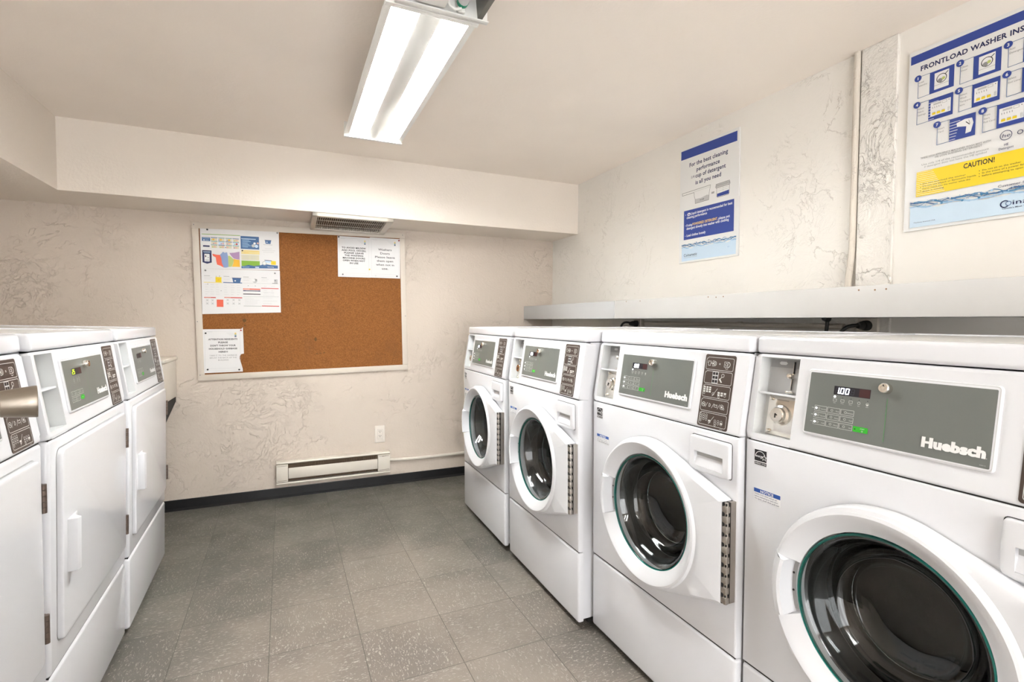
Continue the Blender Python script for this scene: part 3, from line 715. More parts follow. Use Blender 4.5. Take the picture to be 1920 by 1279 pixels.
    for f in bm.faces: pass
    finish('drum', bm, M_steel, root, 40)['label'] = 'stainless steel wash drum'
    return root
def make_dryer():
    root = empty('clothes_dryer'); body(root, .2885)
    con = console_frame(root); control_panel(con, False); sticker(con)
    bm = bmesh.new(); plate(bm, 0, MW, .2902, .8728, [], .022, .010, 0, None, 4); finish('front_panel', bm, M_enamel, root)
    door = empty('door', (0, 0, 0), 0, root)
    bm = bmesh.new(); slab(bm, rrect(.0395, .6245, .3535, .8455, .022), -.0006, .001, 0, 1)
    slab(bm, rrect(.0425, .6215, .3565, .8425, .020), -.0125, .002, .0055, 0, 4)
    finish('door_panel', bm, [M_enamel, M_greydark], door)
    bm = bmesh.new(); prism(bm, [(.070, -.010), (.074, -.033), (.090, -.036), (.101, -.024), (.112, -.018), (.138, -.014), (.140, -.010)], 'z', .520, .657, 0, .003)
    finish('handle', bm, M_plastic, door, 40)
    for zc in (.747, .436):
        bm = bmesh.new()
        for k in range(5):
            z = zc-.034+k*.0137
            lathe(bm, [(0, z), (.0062, z), (.0062, z+.0128), (0, z+.0128)], (.631, -.0115, 0), 'z', 14, 0)
        box(bm, .6225, .6395, -.008, .001, zc-.034, zc+.034, .0008, 2, 0)
        finish('hinge', bm, M_hinge_brown, door)['label'] = 'dark brown hinge'
    return root
def copy_tree(o, parent=None):
    c = o.copy(); COL.objects.link(c)
    if parent: c.parent = parent
    for ch in o.children: copy_tree(ch, c)
    return c
def place(o, x, y, a, t, side):
    # side +1: machines along the right wall (fronts face the aisle), -1: along the left wall
    rz = (a-PI/2) if side > 0 else (a+PI/2)
    o.rotation_euler = (-t, 0, rz); o.location = (x, y, 0)
w0 = make_washer()
WP = [(1.0590, .9200, .010, -.0041, 'white front-load washer nearest the camera, cut off by the right edge of the photo'),
      (1.0411, 1.5890, .0040, -.0058, 'white front-load washer second from the right, whole door and soap drawer visible'),
      (.9960, 2.266, -.009, -.0116, 'white front-load washer third from the right, second from the back wall'),
      (.9983, 2.9775, -.012, -.005, 'white front-load washer farthest away, closest to the back wall')]
for i, (x, y, a, t, l) in enumerate(WP):
    o = w0 if i == 0 else copy_tree(w0)
    place(o, x, y, a, t, 1); tag(o, l, 'washing machine', 'front-load washers along the right wall')
d0 = make_dryer()
DP = [(-.5328, .8770, .0154, -.0068, 'white dryer at the left edge of the photo, behind the round metal door knob'),
      (-.5433, 1.5480, .0159, -.0197, 'white dryer in the middle of the left row, green digits lit on its display'),
      (-.5465, 2.2354, .0206, -.0172, 'white dryer at the far end of the left row, nearest the cork board')]
for i, (x, y, a, t, l) in enumerate(DP):
    o = d0 if i == 0 else copy_tree(d0)
    if i == 2:                                                      # the far dryer's display is off
        pn = [c for k in o.children for c in k.children if c.name.startswith('control_panel')][0]; pn.data = pn.data.copy()
        for j, m in enumerate(pn.data.materials):
            if m == INKS['digg']: pn.data.materials[j] = INKS['digoff']
    place(o, x, y, a, t, -1); tag(o, l, 'dryer', 'clothes dryers along the left wall')

# ------------------------------------------------------------------ ceiling lights
def fixture(name, x0, x1, y0, y1, lit, tubes, label, group, cover=True, zb=2.062):
    r = empty(name, ((x0+x1)/2, (y0+y1)/2, ZC)); tag(r, label, 'ceiling light', group)
    ox, oy = (x0+x1)/2, (y0+y1)/2; w = (x1-x0)/2; h = (y1-y0)/2; b = zb-ZC
    bm = bmesh.new()
    # reflector cross-section (x, z): two rounded troughs and a centre cover
    def arc(c, rx, rz, zt, a0, a1, n=8): return [(c+rx*math.cos(math.radians(a0+(a1-a0)*k/n)), zt+rz*math.sin(math.radians(a0+(a1-a0)*k/n))) for k in range(n+1)]
    cx = w*.56
    P = [(-w, b+.014), (-w, b+.012), (-w+.022, b+.010)]+arc(-cx, cx-.034-.002, .030, b+.034, 180, 0)+[(-.032, b+.012), (.032, b+.012)]+arc(cx, cx-.036, .030, b+.034, 180, 0)+[(w-.022, b+.010), (w, b+.012), (w, b+.014)]
    if not cover: P = [(-w, b+.008), (-w+.014, b+.010), (-w+.020, b+.075), (w-.020, b+.075), (w-.014, b+.010), (w, b+.008)]
    A_ = [bm.verts.new((p[0], -h+.004, p[1])) for p in P]; B_ = [bm.verts.new((p[0], h-.004, p[1])) for p in P]
    for k in range(len(P)-1):
        f = bm.faces.new((A_[k], B_[k], B_[k+1], A_[k+1])); f.material_index = 1 if not cover else 0
    box(bm, -w*.62, w*.62, -h+.01, h-.01, b+.066, 0, .003, 2, 0 if cover else 1)
    if cover: box(bm, -.0335, .0335, -h+.01, h-.01, b+.010, b+.05, .004, 2, 0)
    finish('reflector', bm, [M_fixture, M_fixgrey], r, 40)
    for s_ in (-1, 1):
        bm = bmesh.new(); y = s_*h
        box(bm, -w, w+(.018 if not cover and s_ > 0 else 0), y-.003, y+.003, b, b+.075, .001, 2)
        box(bm, -w, w+(.018 if not cover and s_ > 0 else 0), min(y, y-s_*.016), max(y, y-s_*.016), b, b+.003, .001, 2)
        finish('end_plate', bm, M_fixture, r, 40)
    for k, xx in enumerate(tubes):
        bm = bmesh.new(); tube(bm, [(xx, -h+.03, b+.033), (xx, h-.03, b+.033)], .0165, 16, 0)
        for yy in (-h+.022, h-.034): tube(bm, [(xx, yy, b+.033), (xx, yy+.012, b+.033)], .0172, 16, 1)
        finish('lamp_tube', bm, [M_tube if lit == 1 else (M_tube_fill if lit == 2 else M_tube_off), M_hinge if lit else M_green], r, 60)
        for yy in (-h+.006, h-.020):
            bm = bmesh.new(); box(bm, xx-.012, xx+.012, yy, yy+.014, b+.008, b+.06, .004, 3); finish('socket', bm, M_fixture, r)
    return r
fixture('ceiling_light', .262, .541, 1.478, 2.622, 1, (-.078, .078), 'lit white two-tube fluorescent ceiling light, the whole one in the middle of the ceiling', None)
fx = fixture('ceiling_light', .285, .545, .262, 1.466, 0, (.062,), 'open grey light fixture cut off by the top edge, green-capped unlit tube inside', None, False)
bm = bmesh.new(); box(bm, -.075, .012, .500, .585, -.105, -.062, .004, 2); finish('ballast_box', bm, M_fixture, fx)
bm = bmesh.new(); tube(bm, [(.010, .560, -.085), (.022, .570, -.100), (.040, .575, -.104), (.058, .572, -.100)], .004, 8); finish('bracket_or_shadow', bm, M_fixture, fx)
fixture('ceiling_light', .25, .53, -1.75, -.55, 2, (-.078, .078), 'added unseen two-tube fill light behind the camera', None)  # out-of-view fixture added to raise the overall light level

# ------------------------------------------------------------------ vent under the rear soffit
v = empty('exhaust_grille', (.385, 3.4200, ZS-.0145)); v.rotation_euler = (-.075, 0, 0); tag(v, 'dusty beige louvred air grille under the soffit above the cork board', 'vent')
bm = bmesh.new(); x0, x1, y0, y1 = -.243, .235, -.176, .176
for a, b_, c, d in ((x0, x0+.030, y0, y1), (x1-.040, x1, y0, y1), (x0, x1, y0, y0+.030), (x0, x1, y1-.03, y1)): box(bm, a, b_, c, d, -.022, 0, .003, 2)
finish('grille_frame', bm, M_beige, v)
bm = bmesh.new()
for k in range(34):
    x = x0+.034+k*.0123; prism(bm, [(x, -.018), (x+.004, -.018), (x+.0095, -.004), (x+.0055, -.004)], 'y', y0+.028, y1-.028)
for yy in (-.06, .05): box(bm, x0+.03, x1-.04, yy, yy+.004, -.0185, -.014)
finish('louvre', bm, M_vent, v); bm = bmesh.new(); box(bm, x0+.025, x1-.035, y0+.02, y1-.02, -.003, -.0005); finish('backing', bm, M_ventdark, v)

# ------------------------------------------------------------------ cork board
BA = .0195
bd = empty('cork_board', (.1295, YB, 1.2885)); bd.rotation_euler = (0, -BA, 0); tag(bd, 'large orange-brown cork notice board with a cream painted frame', 'notice board')
bm = bmesh.new(); w, h = .647, .485; fwid = .037
for a in ((-w, w, h-fwid, h), (-w, w, -h, -h+fwid), (-w, -w+fwid, -h+fwid, h-fwid), (w-fwid, w, -h+fwid, h-fwid)): box(bm, a[0], a[1], -.017, -.001, a[2], a[3], .0025, 2)
mats = [M_wood]; A = Art(bm, mats, -.017, .0002)
for px_, pz_ in ((-w+.012, h-.016), (w-.016, h-.014), (-w+.01, -.12), (-w+.012, -h+.035), (w-.01, -.1)): A.disc(px_, pz_, .0032, 'grey', 10)
finish('board_frame', bm, mats, bd)
bm = bmesh.new(); box(bm, -w+fwid-.002, w-fwid+.002, -.0125, -.003, -h+fwid-.002, h-fwid+.002)
mats = [M_cork]; A = Art(bm, mats, -.0125, .0002); stain = mat('cork_stain', (.14, .065, .02), .9)
for x, z, r, rz in ((-.382, -.117, .011, .011), (-.3805, -.148, .006, .004), (.035, -.248, .008, .013), (.035, -.258, .005, .005), (.04, -.345, .008, .003), (.062, -.343, .007, .003), (.085, -.340, .007, .003), (.60, -.28, .004, .003)):
    A.disc(x, z, r, stain, 9, rz)
finish('cork_panel', bm, mats, bd, 0)
PB = YB-.0188                                                       # papers lie just proud of the cork
def on_board(name, x, z, bm, mats, label, cat, rot=0, group=None, dy=0):
    o = finish(name, bm, mats, None, 0, False); o.location = (x, PB-dy, z); o.rotation_euler = (0, -rot, 0); return tag(o, label, cat, group)
# recycling poster, upper sheet
bm, mats, A = sheet('p', .437, .25, .0012, M_paper, [(0, 0), (.436, .004), (.437, .250), (0, .243)])
def oz(z): return z-.279
A.line((.010, .2075+.002), (.214, .2125), .0035, 'green')
A.rect(.009, .053, oz(.447), oz(.470), 'steelb'); A.rect(.014, .049, oz(.412), oz(.421), 'navy')
for i in range(4):
    for j in range(3):
        x = .0565+i*.039; z = oz(.4555-.022*j); A.rect(x, x+.0355, z+.0125, z+.0165, 'teal' if (i+j) % 3 else 'steelb')
        A.rect(x+.002, x+.0335, z-.004, z+.0115, 'skyl' if (i*j) % 2 else 'cream')
A.lay()
A.disc(.02, oz(.4535), .004, 'white', 10); A.rect(.0275, .046, oz(.4525), oz(.4545), 'white'); A.rect(.014, .049, oz(.4635), oz(.4655), 'skyl')
rr_ = random.Random(3)
for i in range(4):
    for j in range(3):
        x = .0565+i*.039+.018+rr_.uniform(-.008, .008); z = oz(.459-.022*j)
        A.disc(x, z, .006, rr_.choice(['peach', 'orange', 'red', 'peach']), 8); A.disc(x-.010, z-.002, .004, rr_.choice(['periw', 'lgreen', 'mauve']), 8)
A.poly([(.009, oz(.317)), (.0335, oz(.309)), (.058, oz(.317)), (.058, oz(.391)), (.009, oz(.391))], 'navy'); A.lay()
A.rr(.0195, .0475, oz(.323), oz(.369), .003, 'white'); A.rect(.014, .052, oz(.381), oz(.384), 'skyl'); A.rect(.017, .05, oz(.3745), oz(.3765), 'sky'); A.lay()
A.poly([(.023, oz(.347)), (.023, oz(.362)), (.031, oz(.3545))], 'black'); A.rect(.037, .044, oz(.345), oz(.349), 'grey'); A.rect(.024, .044, oz(.330), oz(.333), 'grey')
A.poly([(.062, oz(.371)), (.086, oz(.366)), (.103, oz(.366)), (.110, oz(.345)), (.112, oz(.318)), (.122, oz(.289)), (.105, oz(.299)), (.086, oz(.306)), (.082, oz(.330)), (.080, oz(.350)), (.066, oz(.358))], 'coral')
A.poly([(.103, oz(.366)), (.120, oz(.386)), (.128, oz(.380)), (.142, oz(.384)), (.146, oz(.360)), (.148, oz(.294)), (.135, oz(.289)), (.122, oz(.289)), (.112, oz(.318)), (.110, oz(.345))], 'periw')
A.poly([(.147, oz(.362)), (.156, oz(.363)), (.178, oz(.341)), (.174, oz(.318)), (.166, oz(.296)), (.148, oz(.294))], 'lgreen')
A.poly([(.154, oz(.380)), (.180, oz(.383)), (.210, oz(.391)), (.210, oz(.342)), (.193, oz(.343)), (.178, oz(.347)), (.165, oz(.362))], 'mauve')
A.poly([(.178, oz(.345)), (.193, oz(.341)), (.210, oz(.341)), (.211, oz(.296)), (.167, oz(.296)), (.175, oz(.318))], 'orange')
A.rect(.218, .3215, oz(.410), oz(.490), 'steelb'); A.rect(.220, .323, oz(.378), oz(.403), 'yellowl'); A.rect(.220, .323, oz(.303), oz(.337), 'green')
A.rect(.220, .320, oz(.341), oz(.374), 'cream'); A.lay()
for k in range(7): A.rect(.226, .258+.008*(k % 3), oz(.472-.0085*k), oz(.4755-.0085*k), 'sky')
A.rect(.222, .303, oz(.4715), oz(.4755), 'skyl'); A.disc(.288, oz(.432), .010, 'lgrey', 12); A.disc(.306, oz(.430), .010, 'skyl', 12); A.disc(.296, oz(.447), .007, 'white', 12); A.disc(.314, oz(.449), .006, 'peach', 10)
A.disc(.2265, oz(.399), .0045, 'black', 12); A.line((.235, oz(.386)), (.262, oz(.386)), .002, 'orange'); A.line((.235, oz(.398)), (.315, oz(.399)), .0015, 'orange')
for k in range(5): A.line((.228, oz(.368-.006*k)), (.262, oz(.368-.006*k)), .001, 'lgrey'); A.line((.272, oz(.368-.006*k)), (.305, oz(.368-.006*k)), .001, 'lgrey')
A.poly([(.219, oz(.288)), (.427, oz(.294)), (.427, oz(.313)), (.385, oz(.315)), (.345, oz(.321)), (.330, oz(.312)), (.290, oz(.305)), (.258, oz(.311)), (.235, oz(.303)), (.219, oz(.302))], 'steelb'); A.lay()
A.text('Recycling', .385, oz(.300), .0052, 'white', .02, .035, 'c'); A.rect(.296, .318, oz(.2935), oz(.3005), 'skyl'); A.line((.226, oz(.296)), (.262, oz(.297)), .003, 'sky')
def basket(x, z, s, c='steelb'):
    A.poly([(x-.018*s, z+.010*s), (x-.014*s, z-.012*s), (x+.014*s, z-.012*s), (x+.018*s, z+.010*s)], c); A.lay(); A.disc(x-.006*s, z-.002*s, .0035*s, 'white', 8); A.line((x-.019*s, z+.011*s), (x+.019*s, z+.011*s), .002*s, 'navy')
basket(.373, oz(.461), 1); A.text('RECYCLING', .372, oz(.441), .0042, 'grey', .01, .05, 'c')
for k, w_ in enumerate((.04, .075, .06)): A.line((.375-w_/2, oz(.418-k*.011)), (.375+w_/2, oz(.418-k*.011)), .0016, 'lgrey')
A.disc(.349, oz(.325), .013, 'lgrey', 14); A.disc(.349, oz(.325), .009, 'white', 14); A.poly([(.352, oz(.343)), (.357, oz(.330)), (.386, oz(.328)), (.390, oz(.343))], 'skyl'); A.line((.351, oz(.344)), (.392, oz(.342)), .0035, 'navy')
A.rect(.388, .416, oz(.317), oz(.341), 'yellow'); A.lay(); A.disc(.402, oz(.328), .004, 'orange', 8)
on_board('notice_poster', -.480, 1.481, bm, mats, 'colourful recycling poster with a district map, top left of the cork board', 'poster', .008, None, .0014)
# lower sheet
bm, mats, A = sheet('p', .441, .282, .0012, M_paper, [(.002, 0), (.441, .015), (.438, .284), (0, .279)])
A.rect(.013, .112, .1935, .198, 'yellowl'); A.rect(.117, .221, .195, .200, 'steelb'); A.rect(.226, .325, .197, .1985, 'lgrey'); A.rect(.328, .43, .198, .1995, 'lgrey'); A.lay()
A.rect(.076, .108, .198, .230, 'yellow'); A.lay(); A.disc(.092, .212, .005, 'orange', 8); A.disc(.076+.004, .234, .003, 'lgrey', 8); A.disc(.098, .236, .0025, 'grey', 8)
basket(.191, .213, 1.35, 'steelb')
A.disc(.293, .214, .014, 'lgrey', 12); A.disc(.286, .217, .009, 'white', 10); A.disc(.300, .22, .006, 'grey', 8); A.rect(.404, .424, .204, .228, 'lgrey'); A.rect(.392, .424, .200, .2035, 'grey'); A.disc(.410, .220, .005, 'grey', 8)
for x in (.016, .120, .228, .331):
    for k, l in enumerate((.030, .042, .034)): A.line((x, .236-k*.010), (x+l, .236-k*.010), .0022 if k == 0 else .0012, 'grey' if k == 0 else 'lgrey')
rr_ = random.Random(9)
for x in (.020, .048, .076, .122, .158, .192, .345, .385):
    for k in range(5): A.line((x, .182-k*.0145), (x+rr_.uniform(.012, .024), .182-k*.0145), .0011, 'lgrey')
for x, z in ((.255, .182), (.295, .182), (.105, .146), (.034, .186)): A.disc(x, z, .0025, 'grey', 8)
A.rect(.014, .076, .100, .1055, 'red'); A.rect(.122, .220, .102, .1075, 'red'); A.rect(.080, .116, .046, .091, 'coral')
A.rect(.226, .323, .157, .1645, 'coral'); A.rect(.226, .3235, .147, .153, 'navy'); A.rect(.226, .324, .1265, .1315, 'black'); A.rect(.328, .429, .166, .1705, 'red'); A.rect(.331, .431, .0525, .0575, 'red')
A.rect(.228, .329, .0515, .0555, 'lgrey'); A.line((.228, .112), (.430, .1155), .002, 'lgrey'); A.lay()
A.rect(.018, .050, .1015, .104, 'peach'); A.rect(.125, .157, .1035, .106, 'peach'); A.rect(.230, .262, .159, .1625, 'peach'); A.rect(.240, .312, .149, .151, 'grey')
for x, z in [(a, b_) for a in (.030, .058) for b_ in (.086, .066)]+[(a, b_) for a in (.140, .172, .204) for b_ in (.090, .068)]:
    A.line((x-.006, z-.006), (x+.006, z+.006), .0011, 'grey'); A.line((x-.006, z+.006), (x+.006, z-.006), .0011, 'grey'); A.ring(x, z, .0045, .001, 'lgrey', n=8)
for k in range(5): A.line((.235, .100-k*.009), (.235+rr_.uniform(.05, .085), .100-k*.009), .001, 'lgrey'); A.line((.338, .142-k*.018), (.338+rr_.uniform(.05, .085), .142-k*.018), .001, 'lgrey')
on_board('notice_poster', -.480, 1.202, bm, mats, 'sorting guide sheet with red and yellow bars, pinned below the map poster', 'poster', .0)
# notices
def letterhead(A, w, h):
    A.loop([(.010, .012), (w-.010, .012), (w-.010, h-.012), (.010, h-.012)], .0008, 'lgrey')
    A.line((.02, h-.016), (.05, h-.016), .0012, 'lgrey')
    for k in range(4): A.line((w-.085+.008*k, h-.022-k*.0065), (w-.045, h-.022-k*.0065), .001, 'lgrey')
    for k, c in enumerate(('yellowl', 'orange', 'lgreen', 'teal', 'steelb', 'navy')): A.rect(w-.040, w-.030, h-.024-k*.005, h-.020-k*.005, c)
    A.line((.085, .060), (w-.085, .060), .0008, 'lgrey') if h > .27 else None
    A.line((.025, .026), (w-.03, .027), .0008, 'lgrey')
bm, mats, A = sheet('p', .213, .274, .0008, M_paper); letterhead(A, .213, .274); A.lay()
for k, (l, w_) in enumerate((('TO AVOID MILDEW', .158), ('AND FOUL ODORS,', .160), ('PLEASE LEAVE', .128), ('THE WASHING', .122), ('MACHINE DOORS', .146), ('OPEN WHEN NOT', .146), ('IN USE', .056))):
    A.text(l, .105, .193-k*.0172, .0105, 'black', .035, w_, 'c')
on_board('paper_notice', .315, 1.462, bm, mats, 'white paper notice reading TO AVOID MILDEW AND FOUL ODORS', 'notice', .005)
bm, mats, A = sheet('p', .206, .277, .0008, M_paper); letterhead(A, .206, .277); A.lay()
for k, (l, w_) in enumerate((('Washers', .092), ('Doors', .064), ('Please leave', .135), ('them open', .112), ('when not in', .124), ('use.', .044))):
    A.text(l, .102, .190-k*.0262, .0140, 'black', .012, w_, 'c')
on_board('paper_notice', .526, 1.464, bm, mats, 'white paper notice reading Washers Doors Please leave them open', 'notice', .004, None, .0012)
bm, mats, A = sheet('p', .22, .27, .0008, M_paper, [(.003, 0), (.214, .002), (.2135, .020), (.205, .055), (.1975, .085), (.1985, .100), (.206, .112), (.213, .114), (.222, .116), (.221, .200), (.219, .283), (.214, .276), (.210, .272), (0, .271)]); letterhead(A, .212, .270); A.lay()
for k, (l, w_) in enumerate((('ATTENTION RESIDENTS', .158), ('PLEASE', .052), ("DON'T THROW YOUR", .138), ('HOUSEHOLD GARBAGE', .154), ('HERE!!!', .050))):
    A.text(l, .108, .2035-k*.0196, .0098, 'black', .03, w_, 'c')
for k, (l, w_) in enumerate((('TAKE IT TO THE GARBAGE', .150), ('BIN AT THE BACK OF THE', .146), ('BUILDING', .056))):
    A.text(l, .108, .1035-k*.0145, .0085, 'grey', 0, w_, 'c')
on_board('paper_notice', -.477, .838, bm, mats, 'white paper notice about household garbage with a torn right edge', 'notice', .004)
PINS = [(-.443, 1.719, 'black', 'black pushpin at the top left of the map poster'), (-.054, 1.727, 'grey', 'grey pushpin at the top right of the map poster'),
        (-.457, 1.470, 'grey', 'grey pushpin at the top left of the sorting guide'), (-.071, 1.468, 'grey', 'grey pushpin at the top right of the sorting guide'),
        (-.462, 1.085, 'black', 'dark pushpin at the top left of the garbage notice'), (-.455, .860, 'black', 'dark pushpin at the bottom left of the garbage notice'),
        (-.283, .854, 'black', 'dark pushpin at the bottom right of the garbage notice'), (-.270, 1.102, 'red', 'dark red pushpin at the top right of the garbage notice'),
        (.321, 1.729, 'black', 'dark pushpin at the top left of the mildew notice'), (.345, 1.479, 'grey', 'grey pushpin at the bottom left of the mildew notice'),
        (.521, 1.520, 'yellow', 'yellow pushpin between the two notices at the top right of the board'), (.709, 1.480, 'black', 'dark pushpin at the bottom right of the washers doors notice'),
        (.724, 1.731, 'red', 'dark red pushpin at the top right of the washers doors notice'), (.563, 1.478, 'white', 'white pushpin at the bottom left of the washers doors notice')]
for x, z, c, l in PINS:
    bm = bmesh.new(); lathe(bm, [(0, -.0095), (.0042, -.0095), (.0046, -.0085), (.0030, -.0065), (.0030, -.0030), (.0050, -.0018), (.0050, 0), (0, 0)], (0, 0, 0), 'y', 14)
    o = finish('pushpin', bm, M_pin[c]); o.location = (x, PB-.0021, z); tag(o, l, 'pushpin', 'pushpins on the cork board')

# ------------------------------------------------------------------ posters on the right wall
def on_right(name, y, z, bm, mats, label, cat, x=XR-.0075, rot=0):
    o = finish(name, bm, mats, None, 0, False); o.location = (x, y, z); o.rotation_euler = (0, rot, -PI/2); return tag(o, label, cat)
bm, mats, A = sheet('p', .390, .606, .006, M_board, [(-.004, 0), (.394, -.002), (.388, .604), (-.004, .606)])
A.poly([(.001, .553), (.375, .542), (.375, .589), (.001, .600)], 'blue')
for l, x0, z, w_ in (('For the best cleaning', .064, .506, .256), ('performance', .115, .472, .155), ('cup of detergent', .108, .440, .200), ('is all you need', .109, .405, .171)):
    A.text(l, x0, z-.004, .0205, 'navy', .022, w_)
A.text('1/4', .079, .438, .015, 'navy', .0, .022)
sc = [(.013, .373), (.213, .374), (.210, .360), (.205, .335), (.203, .302), (.110, .302), (.108, .325), (.103, .340), (.100, .361), (.015, .361)]
A.poly([(.111, .303), (.2025, .303), (.2045, .326), (.190, .330), (.150, .323), (.109, .325)], 'lgrey'); A.lay(); A.loop(sc, .0016, 'black'); A.line((.10, .364), (.207, .366), .0008, 'grey'); A.text('1/4 CUP', .156, .310, .007, 'black', .02, .030, 'c')
A.line((.221, .334), (.238, .334), .0025, 'black'); A.line((.221, .329), (.238, .329), .0025, 'black')
A.poly([(.257, .304), (.331, .304), (.331, .323), (.257, .319)], 'blue'); A.lay()
A.loop([(.255, .352), (.255, .308), (.260, .301), (.328, .301), (.333, .308), (.333, .352)], .0016, 'black')
A.poly([(.247, .353), (.250, .367), (.334, .368), (.338, .353), (.334, .348), (.250, .348)], 'lgrey'); A.lay(); A.loop([(.247, .353), (.250, .367), (.334, .368), (.338, .353), (.334, .348), (.250, .348)], .0014, 'black'); A.line((.249, .357), (.337, .357), .001, 'black'); A.line((.249, .362), (.336, .362), .001, 'black')
for z in (.331, .341): A.line((.265, z), (.325, z), .0009, 'grey')
A.line((.295, .323), (.295, .350), .0008, 'grey')
A.poly([(.030, .122), (.365, .119), (.364, .272), (.029, .277)], 'blue'); A.lay()
for l, x0, z, w_ in (('Liquid detergent is recommended for best', .082, .249, .272), ('cleaning performance', .050, .232, .143), ('If using', .050, .191, .040), ('please put', .270, .190, .070), ('detergent directly into washer with clothing', .050, .174, .284), ('Load clothes loosely', .052, .137, .134)):
    A.text(l, x0, z, .0125, 'white', .028, w_)
A.text('POWDERED DETERGENT,', .093, .191, .0125, 'amber', .02, .172)
for z in (.254, .197, .142): A.disc(.042, z, .0022, 'white', 8)
A.disc(.066, .254, .0125, 'white', 16, .0085); A.lay(); A.text('he', .066, .2495, .0095, 'blue', .03, .014, 'c')
A.water(.017, .380, .092, .088, .008, seed=2)
A.lay(); A.text('Coinamatic', .034, .032, .0145, 'navy', .008, .096); A.line((.034, .026), (.130, .026), .0011, 'grey')
A.text('800', .33, .045, .006, 'sky'); 
on_right('detergent_poster', 2.167, 1.484, bm, mats, 'tall white and blue detergent poster reading For the best cleaning performance', 'poster')

bm, mats, A = sheet('p', .455, .604, .006, M_board, [(-.003, -.004), (.455, -.004), (.455, .598), (-.002, .600)])
A.rect(.003, .449, .558, .586, 'blue'); A.lay()
A.text('FRONTLOAD WASHER INSTRUCTIONS', .033, .527, .0155, 'navy', .03, .382)
HX = [.025, .142, .259]
def step(x0, z0, n, txt, pic, stripe=False):
    w1, w2 = .036, .103; h = .070; z1 = z0+h
    A.loop([(x0+.002, z0), (x0+w1, z0+.001), (x0+w1, z1), (x0+.002, z1)], .0014, 'steelb')
    A.rect(x0+w1, x0+w2, z0, z1, 'blue'); A.lay()
    if stripe:
        for k in range(7): A.line((x0+w1, z0+.004+k*.009), (x0+w1+.015+.002*k, z0+.004+k*.009), .0016, 'white')
    if pic == 'w':
        A.rect(x0+w1+.013, x0+w2-.014, z0+.009, z1-.008, 'white'); A.lay(); cx_ = x0+w1+.033; cz_ = z0+.040
        A.ring(cx_, cz_, .0135, .0020, 'black'); A.disc(cx_-.004, cz_-.006, .007, 'grey', 10); A.disc(cx_+.005, cz_-.002, .005, 'lgreen', 10); A.line((x0+w1+.013, z0+.022), (x0+w2-.014, z0+.022), .0009, 'grey')
        A.line((cx_+.010, cz_+.010), (cx_+.017, cz_+.016), .0022, 'black')
    elif pic == 'p':
        A.rect(x0+w1+.005, x0+w2-.006, z0+.013, z1-.014, 'white'); A.lay(); X = x0+w1+.010
        A.rect(X+.003, X+.025, z1-.023, z1-.017, 'lgrey'); A.box(X+.028, X+.040, z1-.024, z1-.017, .0008, 'grey'); A.disc(X+.046, z1-.019, .0014, 'black', 6)
        for k in range(5): A.line((X+.001+.006*k, z1-.032), (X+.001+.006*k, z1-.028), .0016, 'grey')
        for k in range(3): A.rect(X+.000+.013*k, X+.010+.013*k, z0+.0165, z0+.0235, 'yellow'); A.line((X+.001+.013*k, z0+.0245), (X+.009+.013*k, z0+.0245), .0009, 'grey')
        for k in range(3): A.ring(X+.046, z0+.026-.004*k, .0022, .0007, 'grey', n=8)
    elif pic == 'h':
        A.poly([(x0+w1+.018, z1-.018), (x0+w1+.040, z1-.012), (x0+w1+.058, z1-.014), (x0+w1+.062, z1-.030), (x0+w1+.056, z0+.014), (x0+w1+.042, z0+.012), (x0+w1+.044, z1-.036), (x0+w1+.020, z1-.030)], 'white'); A.lay()
        A.line((x0+w1+.043, z1-.022), (x0+w1+.052, z1-.032), .0022, 'black'); A.line((x0+w1+.050, z1-.018), (x0+w1+.053, z1-.030), .0013, 'grey')
    A.disc(x0+.001, z1-.008+.004, .0105, 'blue', 20); A.lay(); A.text(str(n), x0+.001, z1-.0085, .0090, 'white', .03, None, 'c')
    for k, l in enumerate(txt): A.text(l, x0+.0045, z1-.022-k*.0105, .0052, 'grey', .006)
step(HX[0], .439, 1, ('Load', 'Laundry'), 'w'); step(HX[1], .437, 2, ('Close', 'Door'), 'w'); step(HX[2], .437, 3, ('Add', 'Detergent'), 'w')
step(HX[0], .351, 4, ('Select', 'Fabric', 'Settings'), 'p', True); step(HX[1], .351, 5, ('Select', 'Wash', 'Tempera-', 'ture'), 'p'); step(HX[2], .351, 6, ('Select', 'Soil Level'), 'p')
step(.086, .265, 7, ('Insert', 'Card'), 'h', True); step(.205, .265, 8, ('Press', 'Start', 'Pull Card'), 'p')
A.text('THESE HIGH EFFICIENCY MACHINES WASH BEST WITH', .043, .232, .0056, 'grey', .012, .186); A.text('HE LOW SUDSING DETERGENT', .085, .2245, .0056, 'grey', .012, .123)
A.text('Use only 1/4 of the recommended amount', .047, .209, .0060, 'grey', .0, .178); A.text('if detergent does not have the HE symbol', .055, .2005, .0060, 'grey', .0, .165)
A.ring(.264, .239, .0135, .0016, 'navy'); A.text('he', .264, .2335, .011, 'navy', .0, .018, 'c', .2)
A.text('OR', .289, .2315, .0135, 'navy', 0, .026); A.text('HE', .2655, .2085, .0068, 'navy', .01, .010, 'c'); A.text('Detergent', .2655, .1985, .0068, 'navy', .006, .034, 'c')
A.text('1/4', .350, .228, .016, 'navy', .01, .03); A.text('CUP', .345, .209, .007, 'navy', .01)
A.rect(.033, .432, .108, .190, 'yellow'); A.lay()
for k in range(13):
    A.line((.034, .1125+k*.0062), (.115-.003*k, .1125+k*.0062), .0012, 'white')
A.text('CAUTION!', .163, .168, .0150, 'black', .025, .077)
for k, (l, x0, w_) in enumerate((('Do not overload the washer', .052, .118), ('Do not use bleach or flammable liquids', .052, .144), ('Never reach into the washer while the', .052, .130), ('drum is moving', .052, .060))): A.text(l, x0, .146-k*.0085, .0046, 'black', .004, w_)
